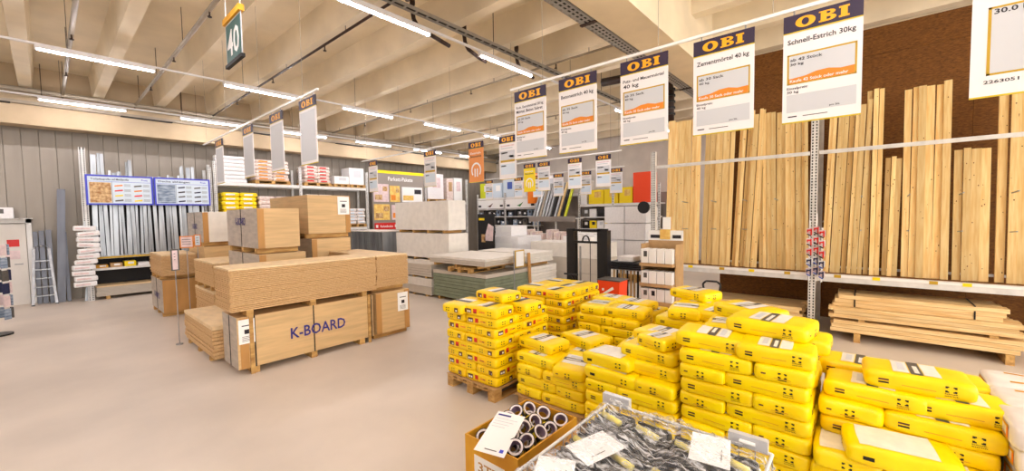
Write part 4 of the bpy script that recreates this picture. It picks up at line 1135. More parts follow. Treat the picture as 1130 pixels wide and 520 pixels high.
def sign_rod(x, y0, y1, z, label, wires, zt=SLAB):
    t = thing('sign_rod', label, 'rod', (x, 0, z))
    MB().box(-0.012, y0, -0.012, 0.012, y1, 0.014, 'white_gloss').build('bar', t)
    for y in wires: MB().cyl((0, y, 0.014), (0, y, (4.72 if 2.25 < y < 2.8 else zt)-z), 0.003, 'pipe_grey', 5).build('hanger_wire', t)
ZR = 3.70
sign_rod(4.0, -2.2, 3.46, ZR, 'white rod carrying the large signs over the yellow bags', (-1.0, 0.6, 1.55, 2.95))
P_ = 'large hanging sign with header over the yellow bags, '
for (y, kd, tx, lab) in ((3.15, 'price', ('Roth. Estrichmörtel 30 kg', 'Mörtel, Beton Sakret', 'ab 30 Sack', '30 kg', 'Kaufe 30 Sack oder mehr', 'Einzelpreis:'), 'large hanging sign with two title lines, leftmost over the yellow bags'),
                         (2.47, 'price', ('Betonestrich 40 kg', '', 'ab 35 Sack', '40 kg', 'Kaufe 35 Sack oder mehr', 'Einzelpreis:'), 'large hanging sign, second from the left over the yellow bags'),
                         (1.70, 'price', ('Putz- und Mauermörtel', '40 kg', 'ab 35 Sack', '40 kg', 'Kaufe 35 Sack oder mehr', 'Einzelpreis:'), 'large hanging sign, third from the left over the yellow bags'),
                         (0.975, 'price', ('Zementmörtel 40 kg', '', 'ab 30 Sack', '40 kg', 'Kaufe 30 Sack oder mehr', 'Einzelpreis:'), 'large hanging sign, fourth from the left over the yellow bags'),
                         (0.28, 'price', ('Schnell-Estrich 30kg', '', 'ab 42 Stück', '30 kg', 'Kaufe 42 Stück oder mehr', 'Einzelpreis:'), 'large hanging sign left of the timber rack upright, fifth over the bags'),
                         (-0.745, 'big', ('Goldband', '30.0 kg', '2263051'), 'large hanging sign with one grey field, cut by the right frame edge')):
    sign(4.0, y, 3.655, kd, tx, lab)
sign_rod(2.3, 5.15, 10.7, ZR, 'white rod carrying the side-on signs above the chipboard stacks', (5.6, 7.2, 9.0, 10.4))
for i, y in enumerate((5.47, 6.55, 7.82, 9.52)):
    sign(2.3, y, 3.655, 'blank', None, 'pale hanging sign seen side-on above the board stacks, %s from the front' % ORD[i+1], w=0.5, h=0.85)
sign_rod(6.03, 4.9, 10.9, ZR, 'white rod carrying signs above the plasterboard stacks', (5.2, 7.0, 9.0, 10.6))
for y, kd, lab in ((10.3, 'small', 'small hanging price sign in front of the parquet display'), (7.77, 'small', 'small hanging price sign above the topmost plain white board stack'), (6.21, 'salmon', 'salmon orange hanging sign above the plasterboard'), (5.32, 'small', 'hanging price sign right beside the salmon orange one')):
    sign(6.03, y, 3.655, kd, None, lab, w=0.44, h=0.85)
sign_rod(9.7, 4.7, 8.2, ZR, 'white rod carrying small signs in front of the far shelves', (5.0, 6.2, 7.8))
for y, kd, lab in ((7.73, 'yellow', 'yellow hanging sign in front of the far shelves'), (7.19, 'small', 'small hanging price sign right of the yellow hanging sign'), (6.12, 'small', 'small hanging price sign third from the right before far shelves'), (5.24, 'small', 'small hanging price sign nearest the timber rack end')):
    sign(9.75, y, 3.655, kd, None, lab, w=0.44, h=0.85)
sign_rod(13.0, 6.2, 13.6, ZR, 'white rod carrying the farthest small signs by the back shelves', (6.4, 9.8, 13.2))
for i, y in enumerate((6.5, 7.7, 8.9, 9.9, 10.9, 12.6)):
    sign(13.0, y, 3.655, 'small', None, 'farthest tiny hanging price sign, %s from the right' % ORD[i+1], w=0.46, h=0.85)
# aisle number sign
t = thing('aisle_number_sign', 'aisle number sign with yellow top bar hanging high near the ceiling', 'sign', (1.62, 5.85, 4.02))
MB().box(-0.004, -0.3, 0.03, 0.004, 0.3, 0.52, 'sign_grey').build('panel', t)
MB().box(-0.03, -0.32, 0.52, 0.03, 0.32, 0.59, 'card_yellow').build('top_bar', t)
MB().box(-0.02, -0.32, -0.01, 0.02, 0.32, 0.03, 'dark').build('bottom_bar', t)
MB().box(-0.006, -0.28, 0.05, -0.004, 0.28, 0.50, 'teal').build('number_field', t)
b = MB(); put_text(b, '40', lambda u, v: (-0.0075, 0.24-u, v), 0, 0.11, 0.3, 'white_gloss', w=0.46); b.build('number', t)
for s_ in (-1, 1): MB().cyl((0, s_*0.28, 0.59), (0, s_*0.28, SLAB-4.02), 0.006, 'white_gloss', 6).build('hanger_wire', t)

# ================================================================== TIMBER RACK (right wall)
RX = 8.60
t = thing('timber_rack', 'long steel rack for upright pine boards along the dark wall', 'rack', (0, 0, 0))
for y in (3.44, 0.66, -2.12):
    holed_post(RX, y, 0, 4.1 if y != 3.44 else 3.4, 0.10, 0.07, 'upright', t, '-x')
    MB().box(RX+1.1, y-0.05, 0, RX+1.16, y+0.05, 4.1, 'rack_steel').build('rear_upright', t)
    MB().box(RX-0.03, y-0.09, 0, RX+0.13, y+0.09, 0.012, 'rack_steel').build('foot_plate', t)
for (ya, yb) in ((0.72, 3.38), (-2.06, 0.60)):
    MB().box(RX-0.015, ya, 3.04, RX+0.02, yb, 3.10, 'rack_steel').build('top_rail', t)
    MB().box(RX-0.02, ya, 0.90, RX+0.03, yb, 1.03, 'rack_steel').build('beam', t)
    MB().box(RX+0.03, ya, 0.98, RX+1.1, yb, 1.01, 'osb').build('shelf_board', t)
    MB().box(RX+1.1, ya, 0.95, RX+1.13, yb, 1.05, 'rack_steel').build('rear_beam', t)
    MB().box(RX-0.03, ya+0.02, 0.985, RX-0.02, yb-0.02, 1.02, 'white_gloss').build('price_rail', t)
    for q in range(5):
        yy = ya+0.3+q*0.5+random.uniform(-0.1, 0.1)
        MB().box(RX-0.034, yy, 0.975, RX-0.03, yy+0.09, 1.025, 'yellow' if q % 2 else 'sign_frame').build('price_tag', t)
    for yy in (ya+0.5, ya+1.0, ya+1.55, ya+2.1):
        for z in (1.75, 2.3):
            MB().cyl((RX+0.33, yy, z), (RX-0.02, yy, z+0.02), 0.009, 'steel', 6).build('divider_arm', t)
# upright pine boards. (pixel-free layout along the shelf from left = large y)
groups = [  # y_start, y_end, top z, widths, tilt deg, fuzz
    (3.33, 2.62, 4.12, (0.10, 0.14), 0.0, 0.05), (2.58, 2.02, 4.10, (0.09, 0.13), 0.7, 0.06), (2.0, 1.56, 4.06, (0.045, 0.08), 2.0, 0.08), (1.52, 0.74, 3.95, (0.05, 0.08), -1.2, 0.15),
    (0.56, 0.02, 3.95, (0.05, 0.08), 1.6, 0.12), (-0.0, -0.20, 4.1, (0.06, 0.09), 0.0, 0.04), (-0.23, -0.42, 2.95, (0.05, 0.07), 0.6, 0.06), (-0.46, -0.98, 4.06, (0.07, 0.10), 0.0, 0.05),
    (-1.02, -1.42, 3.0, (0.07, 0.11), 0.0, 0.1), (-1.45, -2.02, 4.0, (0.07, 0.12), 0.0, 0.06)]
n = 0
for (ya, yb, zt, (w0, w1), tilt, fz) in groups:
    y = ya
    while y > yb+0.025:
        w = min(random.uniform(w0, w1), y-yb); n += 1
        L = zt-1.012+random.uniform(-fz, fz*0.3)
        th = random.uniform(0.022, 0.05)
        xo = RX+0.34+random.uniform(0, 0.10)
        b = MB().box(0, -w/2, 0, th, w/2, L, 'pine')
        o = b.build('pine_board', None, (xo, y-w/2, 1.012))
        o.rotation_euler = (R(tilt+random.uniform(-0.25, 0.25)), R(3.2), 0)
        kb = MB()
        for q in range(random.randrange(3, 7)):
            zz = random.uniform(0.1, L-0.1); yy = random.uniform(-w*0.35, w*0.35); r_ = random.uniform(0.004, 0.010)
            kb.quad([(-0.0012, yy+r_*math.cos(a*PI/3)*0.8, zz+r_*math.sin(a*PI/3)*1.3) for a in range(6)][::-1], 'knot')
        kb.build('knot', o)
        tag(o, 'pine board standing in the timber rack, %s from the left end' % (ORD[n] if n < len(ORD) else '%dth' % n), 'board', 'pine boards standing in the timber rack')
        y -= w+random.choice((0.0005, 0.001, 0.004, 0.012))
# flat lumber on the floor below
def lumber(y0, y1, x0, layers, per, label, z0, th, wd):
    for l in range(layers):
        for c in range(per):
            dy0, dy1 = random.uniform(-0.06, 0.05), random.uniform(-0.05, 0.06)
            o = MB().box(0, 0, 0, wd-0.006, (y1-y0)+dy1-dy0, th-0.004, 'pine_y').build('floor_board', None, (x0+c*wd+random.uniform(-0.012, 0.012)*(1 if c == 0 else 0.3)+(0.06 if l % 3 == 1 else 0)*0, y0+dy0, z0+l*th))
            tag(o, 'flat pine board %s, %s layer up, %s from the aisle' % (label, ORD[l+1], ORD[c+1]), 'board', 'pine boards lying under the rack')
def spacers(ys, x0, x1, z0, z1, label, cl=''):
    for i, y in enumerate(ys):
        tag(MB().box(x0, y-0.04, z0, x1, y+0.04, z1, 'pallet_wood').build('bearer_block'), label % ORD[i+1], 'wood bearer', 'bearers under the flat boards')
spacers((0.05, -1.5), 8.30, 9.2, 0, 0.14, 'wooden bearer on the floor under the right lumber pile, %s from the left')
lumber(-1.62, 0.36, 8.34, 3, 4, 'in the right pile below the spacers', 0.141, 0.062, 0.21)
spacers((0.0, -1.36), 8.33, 9.2, 0.3285, 0.362, 'thin spacer inside the right lumber pile, %s from the left')
lumber(-1.60, 0.36, 8.36, 3, 4, 'in the right pile above the spacers', 0.3635, 0.058, 0.20)
lumber(-1.46, 0.30, 8.44, 3, 3, 'in the dark-strapped bundle topping the right pile', 0.539, 0.062, 0.22)
for i, y in enumerate((0.08, -1.2)):
    o = MB().box(8.432, y, 0.54, 8.437, y+0.018, 0.728, 'strap').box(8.437, y, 0.728, 9.11, y+0.018, 0.732, 'strap').build('steel_strap'); tag(o, 'dark strap around the topmost boards of the right pile, %s from the left' % ORD[i+1], 'strap', 'straps on the right lumber pile')
spacers((2.35, 1.05), 8.62, 9.45, 0, 0.10, 'wooden bearer on the floor under the left lumber pile, %s from the left')
lumber(0.82, 2.62, 8.66, 5, 4, 'in the low left pile below the rack', 0.101, 0.058, 0.2)
# clip strips with clamps on the upright
k = 0
for c, yy in enumerate((0.60, 0.69, 0.52)):
    t2 = thing('clip_strip', 'hanging clip strip with clamp packs on the rack upright, %s one' % ('middle', 'left', 'right')[c], 'clip strip', (RX-0.10-0.02*c, yy, 1.0), group='clip strips on the timber rack')
    MB().box(-0.004, -0.012, -0.1, 0.004, 0.012, 1.05-0.12*c, 'white_gloss').build('strip', t2)
    MB().cyl((0, 0, 0.9), (0.1+0.02*c, 0, 0.92), 0.005, 'steel', 6).build('hook', t2)
    for i in range(5):
        z = 0.70-i*0.17-0.03*c
        tt = thing('clamp_pack', 'red and blue clamp pack on the %s clip strip, %s from the top' % (('middle', 'left', 'right')[c], ORD[i+1]), 'clamp', (RX-0.118-0.02*c, yy, 1.0+z), group='clamp packs on the timber rack')
        m1 = 'red' if i < 3 else 'ink_navy'
        MB().box(-0.012, -0.045, 0.03, 0.0, 0.045, 0.13, 'foam' if i % 2 else 'photo_pink').build('card', tt)
        MB().box(-0.026, -0.03, 0.01, -0.012, -0.012, 0.12, m1).build('clamp_bar', tt)
        MB().box(-0.03, -0.03, 0.085, -0.012, 0.035, 0.108, m1).box(-0.03, 0.018, 0.06, -0.012, 0.035, 0.085, m1).build('clamp_jaw', tt)
        MB().bar((-0.022, -0.02, 0.0), (-0.022, 0.035, 0.035), 0.016, 0.02, 'dark' if i < 3 else 'blue', (1, 0, 0)).build('clamp_handle', tt)

# ================================================================== PALLET STACKER, DISPLAY, TABLE
t = thing('pallet_stacker', 'black electric pallet stacker mast standing behind the yellow bags', 'pallet stacker', (6.5, 3.86, 0))
for s_, w in ((-1, 0.20), (1, 0.16)):
    y = s_*0.335
    MB().box(0.0, y-w/2, 0.05, 0.05, y+w/2, 1.83, 'black_plastic').box(0.05, y-w/2, 0.05, 0.14, y-w/2+0.02, 1.80, 'black_plastic').box(0.05, y+w/2-0.02, 0.05, 0.14, y+w/2, 1.80, 'black_plastic').build('mast_profile', t)
    MB().box(0.06, y*0.8-0.02, 0.05, 0.11, y*0.8+0.02, 1.76, 'dark').build('inner_profile', t)
    MB().box(0.1, y-0.08, 0.02, 0.5, y+0.08, 0.09, 'black_plastic').build('support_leg', t)
    MB().bbox(0.2, y*0.6-0.09, 0.09, 0.52, y*0.6+0.09, 0.14, 'black_plastic', 0.01).build('fork', t)
MB().box(0.0, -0.30, 1.78, 0.08, 0.29, 1.82, 'black_plastic').build('crossbar', t)
MB().box(0.02, -0.30, 1.56, 0.08, 0.29, 1.60, 'black_plastic').build('crossbar', t)
b = MB()
for i in range(12):
    a0, a1 = PI*i/12, PI*(i+1)/12
    b.bar((0.01, 0.07*math.cos(a0), 1.60+0.10*math.sin(a0)), (0.01, 0.07*math.cos(a1), 1.60+0.10*math.sin(a1)), 0.02, 0.02, 'black_plastic', (1, 0, 0))
b.build('lifting_eye', t)
for y in (-0.06, 0.22): MB().cyl((0.06, y, 0.3), (0.06, y, 1.57), 0.008, 'dark', 6).build('lift_chain', t)
MB().cyl((0.04, 0.14, 0.1), (0.04, 0.14, 1.5), 0.018, 'steel', 8).build('hydraulic_ram', t)
MB().bbox(-0.55, -0.36, 0.06, -0.02, 0.36, 0.72, 'black_plastic', 0.04).build('drive_housing', t)
b = MB().bbox(-0.34, -0.1, 0.721, -0.10, 0.1, 0.80, 'black_plastic', 0.02); b.build('control_head', t)
MB().path([(-0.3, 0, 0.79), (-0.42, 0, 0.98), (-0.5, 0, 1.05)], 0.02, 'black_plastic').cyl((-0.5, -0.14, 1.05), (-0.5, 0.14, 1.05), 0.016, 'black_plastic', 8).build('tiller', t)
for s_ in (-1, 1): MB().cyl((-0.3, s_*0.2-0.03, 0.06), (-0.3, s_*0.2+0.03, 0.06), 0.06, 'dark', 14).build('wheel', t)
t = thing('red_bin', 'red-orange plastic bin with white mark right of the pallet stacker', 'bin', (6.15, 3.02, 0))
MB().prism([(0.04, 0), (0.36, 0), (0.40, 0.97), (0.0, 0.97)], 'x', 0, 0.3, 'red_box').build('bin_body', t)
b = MB(); b.quad([(-0.003, 0.30, 0.76), (-0.003, 0.26, 0.74), (-0.003, 0.10, 0.84), (-0.003, 0.12, 0.88)], 'white_gloss').quad([(-0.003, 0.32, 0.80), (-0.003, 0.28, 0.80), (-0.003, 0.28, 0.84), (-0.003, 0.32, 0.84)], 'white_gloss'); stuff(b.build('white_mark', t))
MB().box(-0.01, -0.01, 0.97, 0.31, 0.41, 0.99, 'bag_print_grey').build('rim', t)
t = thing('pallet_truck', 'black hand pallet truck, only its loop handle showing behind yellow bags', 'pallet truck', (6.25, 1.62, 0), R(8))
MB().path([(0, 0, 0.3), (-0.12, 0, 0.75), (-0.16, 0, 0.95)], 0.017, 'black_plastic', 8).build('drawbar', t, smooth=True)
MB().path([(-0.16, 0, 0.95), (-0.16, -0.10, 0.99), (-0.17, -0.11, 1.09), (-0.17, -0.07, 1.13), (-0.17, 0.07, 1.13), (-0.17, 0.11, 1.09), (-0.16, 0.10, 0.99), (-0.16, 0, 0.95)], 0.014, 'black_plastic', 8).build('loop_handle', t, smooth=True)
MB().bbox(-0.08, -0.1, 0.08, 0.14, 0.1, 0.32, 'red_box', 0.02).build('pump_housing', t)
for s_ in (-1, 1): MB().bbox(0.14, s_*0.19-0.08, 0.06, 1.2, s_*0.19+0.08, 0.1, 'red_box', 0.01).build('fork', t)
MB().box(0.10, -0.27, 0.06, 0.16, 0.27, 0.3, 'red_box').build('fork_frame', t)
for s_ in (-1, 1): MB().cyl((0, s_*0.06-0.025, 0.08), (0, s_*0.06+0.025, 0.08), 0.08, 'dark', 14).build('wheel', t)
# cardboard display with white cartons
t = thing('carton_display', 'tall cardboard display with three shelves of white cartons', 'display stand', (6.98, 2.40, 0))
MB().box(0.36, 0, 0, 0.40, 0.62, 1.60, 'card_brown').box(0.36, 0.0, 1.60, 0.38, 0.62, 1.78, 'paper').build('back_panel', t)
for y in (0, 0.60): MB().box(0.02, y, 0, 0.36, y+0.02, 1.55, 'card_brown').build('side_panel', t)
for z in (0.55, 0.86, 1.22): MB().box(-0.10, 0.02, z-0.05, 0.36, 0.60, z, 'card_brown').build('shelf', t)
MB().box(0.0, 0.02, 0, 0.02, 0.60, 0.5, 'card_brown').build('front_panel', t)
b = MB().quad([(0.355, 0.58, 1.64), (0.355, 0.40, 1.64), (0.355, 0.40, 1.70), (0.355, 0.58, 1.70)], 'sign_ink').quad([(0.355, 0.18, 1.64), (0.355, 0.03, 1.64), (0.355, 0.03, 1.70), (0.355, 0.18, 1.70)], 'sign_ink'); b.build('header_print', t)
MB().box(0.34, 0.22, 1.62, 0.355, 0.40, 1.80, 'photo_yellow').build('header_card', t)
MB().box(0.37, 0.22, 1.80, 0.38, 0.36, 2.02, 'paper').build('topper_card', t)
for l, z in enumerate((0.55, 0.86, 1.22)):
    for i in range(4):
        carton(6.98-0.06, 2.40+0.03+i*0.142, z+0.001, 0.2, 0.132, 0.22 if l < 2 else 0.25, 'white carton with dark picture, %s shelf of the cardboard display, %s from the right' % (('bottom', 'middle', 'top')[l], ORD[i+1]), 'white_gloss', lab='bag_print_grey' if i == 3 else ('sign_ink' if (i, l) == (2, 0) else 'white_gloss'), group='white cartons on the cardboard display')
# black boards on a handle bin
t = thing('handle_bin', 'white bin with upright wooden tool handles under black boards', 'bin', (7.05, 3.08, 0))
MB().box(0, 0, 0, 0.5, 0.56, 0.5, 'white_gloss').build('bin_body', t)
for i in range(8): MB().cyl((0.05, 0.04+i*0.068, 0.50), (0.05, 0.04+i*0.068, 1.04), 0.018, 'wood_handle' if i % 3 else 'black_plastic', 8).build('tool_handle', t)
for y in (0, 0.53): MB().box(0.4, y, 0.5, 0.44, y+0.03, 1.05, 'steel').build('post', t)
MB().box(0.0, 0, 1.04, 0.5, 0.56, 1.06, 'steel').build('top_tray', t)
for i in range(4):
    o = MB().bbox(7.0, 3.0+0.01*i, 1.062+i*0.034, 7.62, 3.70-0.01*i, 1.092+i*0.034, 'black_plastic', 0.006).build('black_board'); tag(o, 'black plastic board on the tool handle bin, %s from the bottom' % ORD[i+1], 'board', 'black boards on the handle bin')
o = carton(7.06, 3.2, 1.20, 0.4, 0.3, 0.09, 'flat white pack lying on the black boards', 'foam')

# ================================================================== BACK WALL RACK
t = thing('pallet_rack', 'white pallet rack along the back wall behind the board stacks', 'rack', (0, 0, 0))
for x in (3.58, 6.15, 8.75, 11.7, 14.3):
    holed_post(x, RKY, 0, 3.95, 0.09, 0.06, 'upright', t, '-y')
    MB().box(x-0.04, RKY+0.75, 0, x+0.04, RKY+0.8, 3.9, 'rack_steel').build('rear_upright', t)
for (xa, xb) in ((3.63, 6.10), (6.20, 8.70), (11.75, 14.25)):
    for z in ((1.72, 3.30) if xa < 10 else (2.80,)):
        MB().box(xa, RKY+0.01, z-0.10, xb, RKY+0.05, z, 'white_paint').box(xa, RKY+0.75, z-0.10, xb, RKY+0.79, z, 'white_paint').build('beam', t)
        MB().box(xa, RKY+0.05, z-0.04, xb, RKY+0.75, z-0.005, 'rack_steel').build('shelf_board', t)
def small_bags(x, y, z, nx, nz, w, dpt, h, label, m, group, print_m=None):
    for l in range(nz):
        for i in range(nx):
            o = MB().bbox(0, 0, 0, w-0.006, dpt, h, m, h*0.28)
            if print_m: o.box(w*0.2, -0.003, h*0.3, w*0.7, 0, h*0.7, print_m)
            ob = o.build('shelf_bag', None, (x+i*w+random.uniform(-0.02, 0.02), y+random.uniform(-0.02, 0.02), z+l*h))
            ob.rotation_euler = (0, 0, R(random.uniform(-1, 1)))
            tag(ob, label % (ORD[l+1], ORD[i+1]), 'bag', group)
pallet(4.7, RKY+0.0, 3.302, 1.1, 0.75, 'pallet under the left load of pink-white bags on the top rack shelf', hh=0.12)
small_bags(4.72, RKY+0.02, 3.424, 2, 6, 0.53, 0.7, 0.115, 'pink-white bag, left load on top rack shelf, %s layer up, %s from left', 'bag_pink', 'pink-white bags on the rack', 'print_orange')
pallet(6.28, RKY+0.0, 3.302, 1.0, 0.75, 'pallet under the right load of pink-white bags on the top rack shelf', hh=0.12)
small_bags(6.30, RKY+0.02, 3.424, 2, 5, 0.48, 0.7, 0.125, 'pink-white bag, right load on top rack shelf, %s layer up, %s from left', 'bag_pink', 'pink-white bags on the rack', 'bag_print_red')
for l in range(7):
    o = MB().cyl((0.0, 0.3, 0.06), (0.8, 0.3, 0.06), 0.062, 'foam', 12).cyl((0.0, 0.45, 0.06), (0.8, 0.45, 0.06), 0.062, 'foam', 12).build('white_roll', None, (3.66+random.uniform(-0.03, 0.03), RKY-0.1, 3.302+l*0.125))
    tag(o, 'white insulation roll pair on the top rack shelf behind side-on sign, %s up' % ORD[l+1], 'roll', 'white rolls on the rack')
pallet(7.4, RKY+0.0, 3.302, 0.62, 0.75, 'pallet under the small white cartons on the top rack shelf', hh=0.12)
carton(7.42, RKY+0.04, 3.424, 0.58, 0.6, 0.30, 'low white carton on the top rack shelf', 'white_gloss', face='-y', lab='sign_grey')
pallet(8.06, RKY+0.0, 3.302, 0.62, 0.75, 'pallet under the tall grey carton on the top rack shelf', hh=0.12)
carton(8.02, RKY+0.04, 3.424, 0.62, 0.65, 0.66, 'tall pale grey carton at the right end of the top rack shelf', 'foam', face='-y', lab='sign_grey')
small_bags(3.75, RKY+0.03, 1.722, 2, 9, 0.5, 0.65, 0.14, 'yellow bag on lower rack shelf, %s layer up, %s from the left', 'yellow', 'yellow bags on the back rack', 'paper')
small_bags(4.80, RKY+0.03, 1.722, 2, 8, 0.52, 0.65, 0.145, 'pink-white bag on lower rack shelf left, %s layer up, %s from left', 'bag_pink', 'pink-white bags on the lower rack', None)
small_bags(6.3, RKY+0.03, 1.722, 2, 9, 0.5, 0.65, 0.14, 'white bag on lower rack shelf middle, %s layer up, %s from left', 'bag_white', 'white bags on the lower rack', 'photo_pink')
pallet(7.9, RKY+0.0, 1.722, 0.78, 0.75, 'pallet under the blue-printed white packs on the lower rack shelf', hh=0.12)
small_bags(7.92, RKY+0.03, 1.845, 2, 5, 0.37, 0.6, 0.125, 'blue-printed white pack on lower rack shelf, %s layer up, %s from left', 'bag_white', 'blue printed packs on the rack', 'pale_blue')
pallet(11.8, RKY, 2.802, 1.1, 0.75, 'pallet under the tall white packs above the plasterboard', hh=0.12)
carton(11.85, RKY+0.04, 2.925, 0.95, 0.6, 1.2, 'tall white pack at the back above the plain white boards', 'foam', face='-y', lab='photo_pink')
carton(13.0, RKY+0.04, 2.802, 0.42, 0.6, 1.15, 'beige tall pack between white ones above the plasterboard', 'bag_pink', face='-y', lab='card_brown')
carton(13.46, RKY+0.04, 2.802, 0.55, 0.6, 1.2, 'narrow white tall pack at the back, farthest right on the shelf', 'white_gloss', face='-y', lab='photo_pink')
# parquet display wall
t = thing('parquet_display', 'grey parquet display wall with yellow top strip and picture panels', 'display', (8.95, RKY-0.05, 1.3))
MB().box(0, 0, -1.3, 2.6, 0.06, 2.78, 'grey_panel').build('back_panel', t)
MB().box(0, -0.012, 2.66, 2.6, 0.0, 2.78, 'yellow').build('top_strip', t)
b = MB(); put_text(b, 'Parkett-Pakete', lambda u, v: (u, -0.004, v), 0.75, 2.36, 0.17, 'white_gloss', w=1.25); b.build('lettering', t)
for i, (x0, x1, z0, z1, m_) in enumerate(((0.05, 0.75, 1.45, 2.2, 'photo_pink'), (0.82, 1.3, 1.45, 2.15, 'photo_yellow'), (1.42, 2.5, 1.45, 2.12, 'paper'), (0.05, 0.78, 0.68, 1.35, 'photo_yellow'), (0.88, 1.66, 0.68, 1.32, 'photo_pink'), (1.74, 2.5, 0.68, 1.32, 'photo_blue'))):
    b = MB().box(x0, -0.02, z0, x1, 0, z1, m_)
    b.box(x0+0.05, -0.022, z0+0.08, x0+(x1-x0)*0.55, -0.02, z0+0.3, ['photo_tan', 'sign_orange', 'photo_yellow'][i % 3]); b.box(x0+(x1-x0)*0.6, -0.022, z1-0.3, x1-0.06, -0.02, z1-0.1, 'sign_ink' if i == 2 else 'photo_tan')
    b.build('picture_panel', t)
MB().box(0.05, -0.03, 0.28, 1.15, -0.001, 0.56, 'red').build('red_strip', t)
b = MB(); put_text(b, 'Parkettboden', lambda u, v: (u, -0.033, v), 0.3, 0.37, 0.09, 'white_gloss', w=0.6); b.quad([(0.1, -0.032, 0.36), (0.2, -0.032, 0.36), (0.2, -0.032, 0.48), (0.1, -0.032, 0.48)], 'white_gloss').quad([(1.0, -0.032, 0.36), (1.1, -0.032, 0.36), (1.1, -0.032, 0.48), (1.0, -0.032, 0.48)], 'white_gloss'); b.build('strip_lettering', t)

# ================================================================== FAR SHELVES (facing the camera, X = 14.8)
FX = 14.8
t = thing('far_shelving', 'long white shelving at the far end of the hall', 'rack', (0, 0, 0))
ys = (15.2, 13.3, 11.3, 9.1, 7.55, 5.7)
for y in ys: holed_post(FX, y, 0, 3.2 if y != 11.3 else 3.6, 0.08, 0.06, 'upright', t, '-x', 0.1)
for a, c in zip(ys[:-1], ys[1:]):
    zs = 2.98 if c > 8 else 2.50
    MB().box(FX, c+0.04, zs-0.1, FX+0.04, a-0.04, zs, 'white_paint').box(FX+0.04, c+0.04, zs-0.05, FX+0.75, a-0.04, zs-0.01, 'rack_steel').build('top_shelf', t)
    MB().box(FX+0.8, c, 0, FX+0.82, a, 2.9, 'grey_panel').build('back_panel', t)
for (a, c) in ((15.2, 13.3), (13.3, 11.3)):
    for z in (0.3, 0.75, 1.2, 1.62, 2.05, 2.42):
        MB().box(FX-0.02, c+0.04, z-0.04, FX+0.5, a-0.04, z, 'rack_steel').build('shelf_board', t)
    MB().box(FX-0.03, c+0.06, 2.44, FX-0.01, a-0.06, 2.86, 'paper').build('header_board', t)
    b = MB(); yc = (a+c)/2
    b.quad([(FX-0.034, yc+0.2, 2.55), (FX-0.034, yc, 2.5), (FX-0.034, yc-0.2, 2.72), (FX-0.034, yc, 2.62)], 'green' if a < 14 else 'bag_print_brown')
    for s_ in (-1, 1): b.quad([(FX-0.034, yc+s_*0.75+0.1, 2.52), (FX-0.034, yc+s_*0.75-0.1, 2.52), (FX-0.034, yc+s_*0.75-0.1, 2.62), (FX-0.034, yc+s_*0.75+0.1, 2.62)], 'sign_ink')
    b.build('header_print', t)
    for zi, z in enumerate((0.3, 0.75, 1.2, 1.62, 2.05)):
        for i in range(6):
            carton(FX+0.06, c+0.1+i*0.30, z+0.001, 0.3, 0.24, 0.20+0.05*((i+zi) % 3), 'dark fittings box in the far %s bay, %s shelf up, %s from the right' % ('left' if a > 14 else 'right', ORD[zi+1], ORD[i+1]),
                   ['black_plastic', 'bag_print_grey', 'dark', 'photo_blue'][(i*3+zi) % 4], lab=['paper', 'sign_grey', 'sign_ink'][(i+zi) % 3], name='fittings_box', group='fittings boxes on the far shelves')
# goods on the far top shelf
for (y0, w, h, m_, lb, lab) in ((14.3, 0.75, 0.75, 'yellow_green', 'paper', 'yellow-green pack on the far top shelf, leftmost'), (13.55, 0.65, 0.72, 'pale_blue', 'paper', 'pale turquoise pack beside the yellow-green one on the far shelf'), (12.75, 0.7, 0.85, 'pale_blue', 'blue', 'blue-spotted white pack on the far top shelf'),
                               (11.95, 0.7, 0.8, 'foam', 'photo_pink', 'pinkish white pack on the far top shelf left of the orange panel'), (10.3, 0.8, 0.85, 'foam', 'sign_grey', 'grey-white pack on the far top shelf right of the orange panel'),
                               (8.75, 0.3, 1.0, 'foam', 'ink_navy', 'narrow grey pack left of the yellow boxes'), (8.0, 0.66, 0.58, 'yellow', 'photo_yellow', 'yellow box on the far top shelf, leftmost of three'), (7.36, 0.60, 0.58, 'yellow', 'photo_yellow', 'yellow box on the far top shelf, middle of three'), (6.76, 0.54, 0.62, 'yellow', 'photo_yellow', 'yellow box on the far top shelf beside the red column')):
    carton(FX+0.06, y0, 2.981 if y0 > 9.1 else 2.501, 0.6, w, h, lab, m_, lab=lb)
carton(FX+0.05, 6.02, 2.501, 0.6, 0.70, 1.15, 'tall red-orange box column at the right end of the far shelf', 'red_box', lab='red_box')
carton(FX-0.28, 11.22, 2.62, 0.22, 0.42, 1.35, 'tall orange panel box hanging at the far shelf upright', 'orange', lab='orange')
# leaning profiles bay
for i in range(11):
    m_ = ['galv', 'galv', 'pipe_grey', 'galv', 'steel', 'galv', 'dark', 'galv', 'pine', 'dark', 'yellow_green'][i]
    o = MB().box(0, 0, 0, 0.05, 0.11, 1.55, m_).build('leaning_profile', None, (FX-0.5, 11.1-i*0.165, 1.96)); o.rotation_euler = (R(11), R(12), 0)
    tag(o, 'long profile leaning in the far rack bay, %s from the left' % ORD[i+1], 'metal profile', 'profiles leaning in the far bay')
t = thing('profile_trough', 'low grey trough at the far end carrying the leaning profiles', 'rack', (FX-0.75, 8.8, 0))
MB().box(0, 0, 1.90, 0.6, 2.4, 1.95, 'rack_steel').build('trough_floor', t)
MB().box(-0.02, 0, 1.80, 0.0, 2.4, 2.02, 'grey_panel').build('trough_front', t)
for y in (0, 1.1, 2.25): MB().box(0.2, y, 0, 0.26, y+0.05, 1.90, 'rack_steel').build('leg', t)
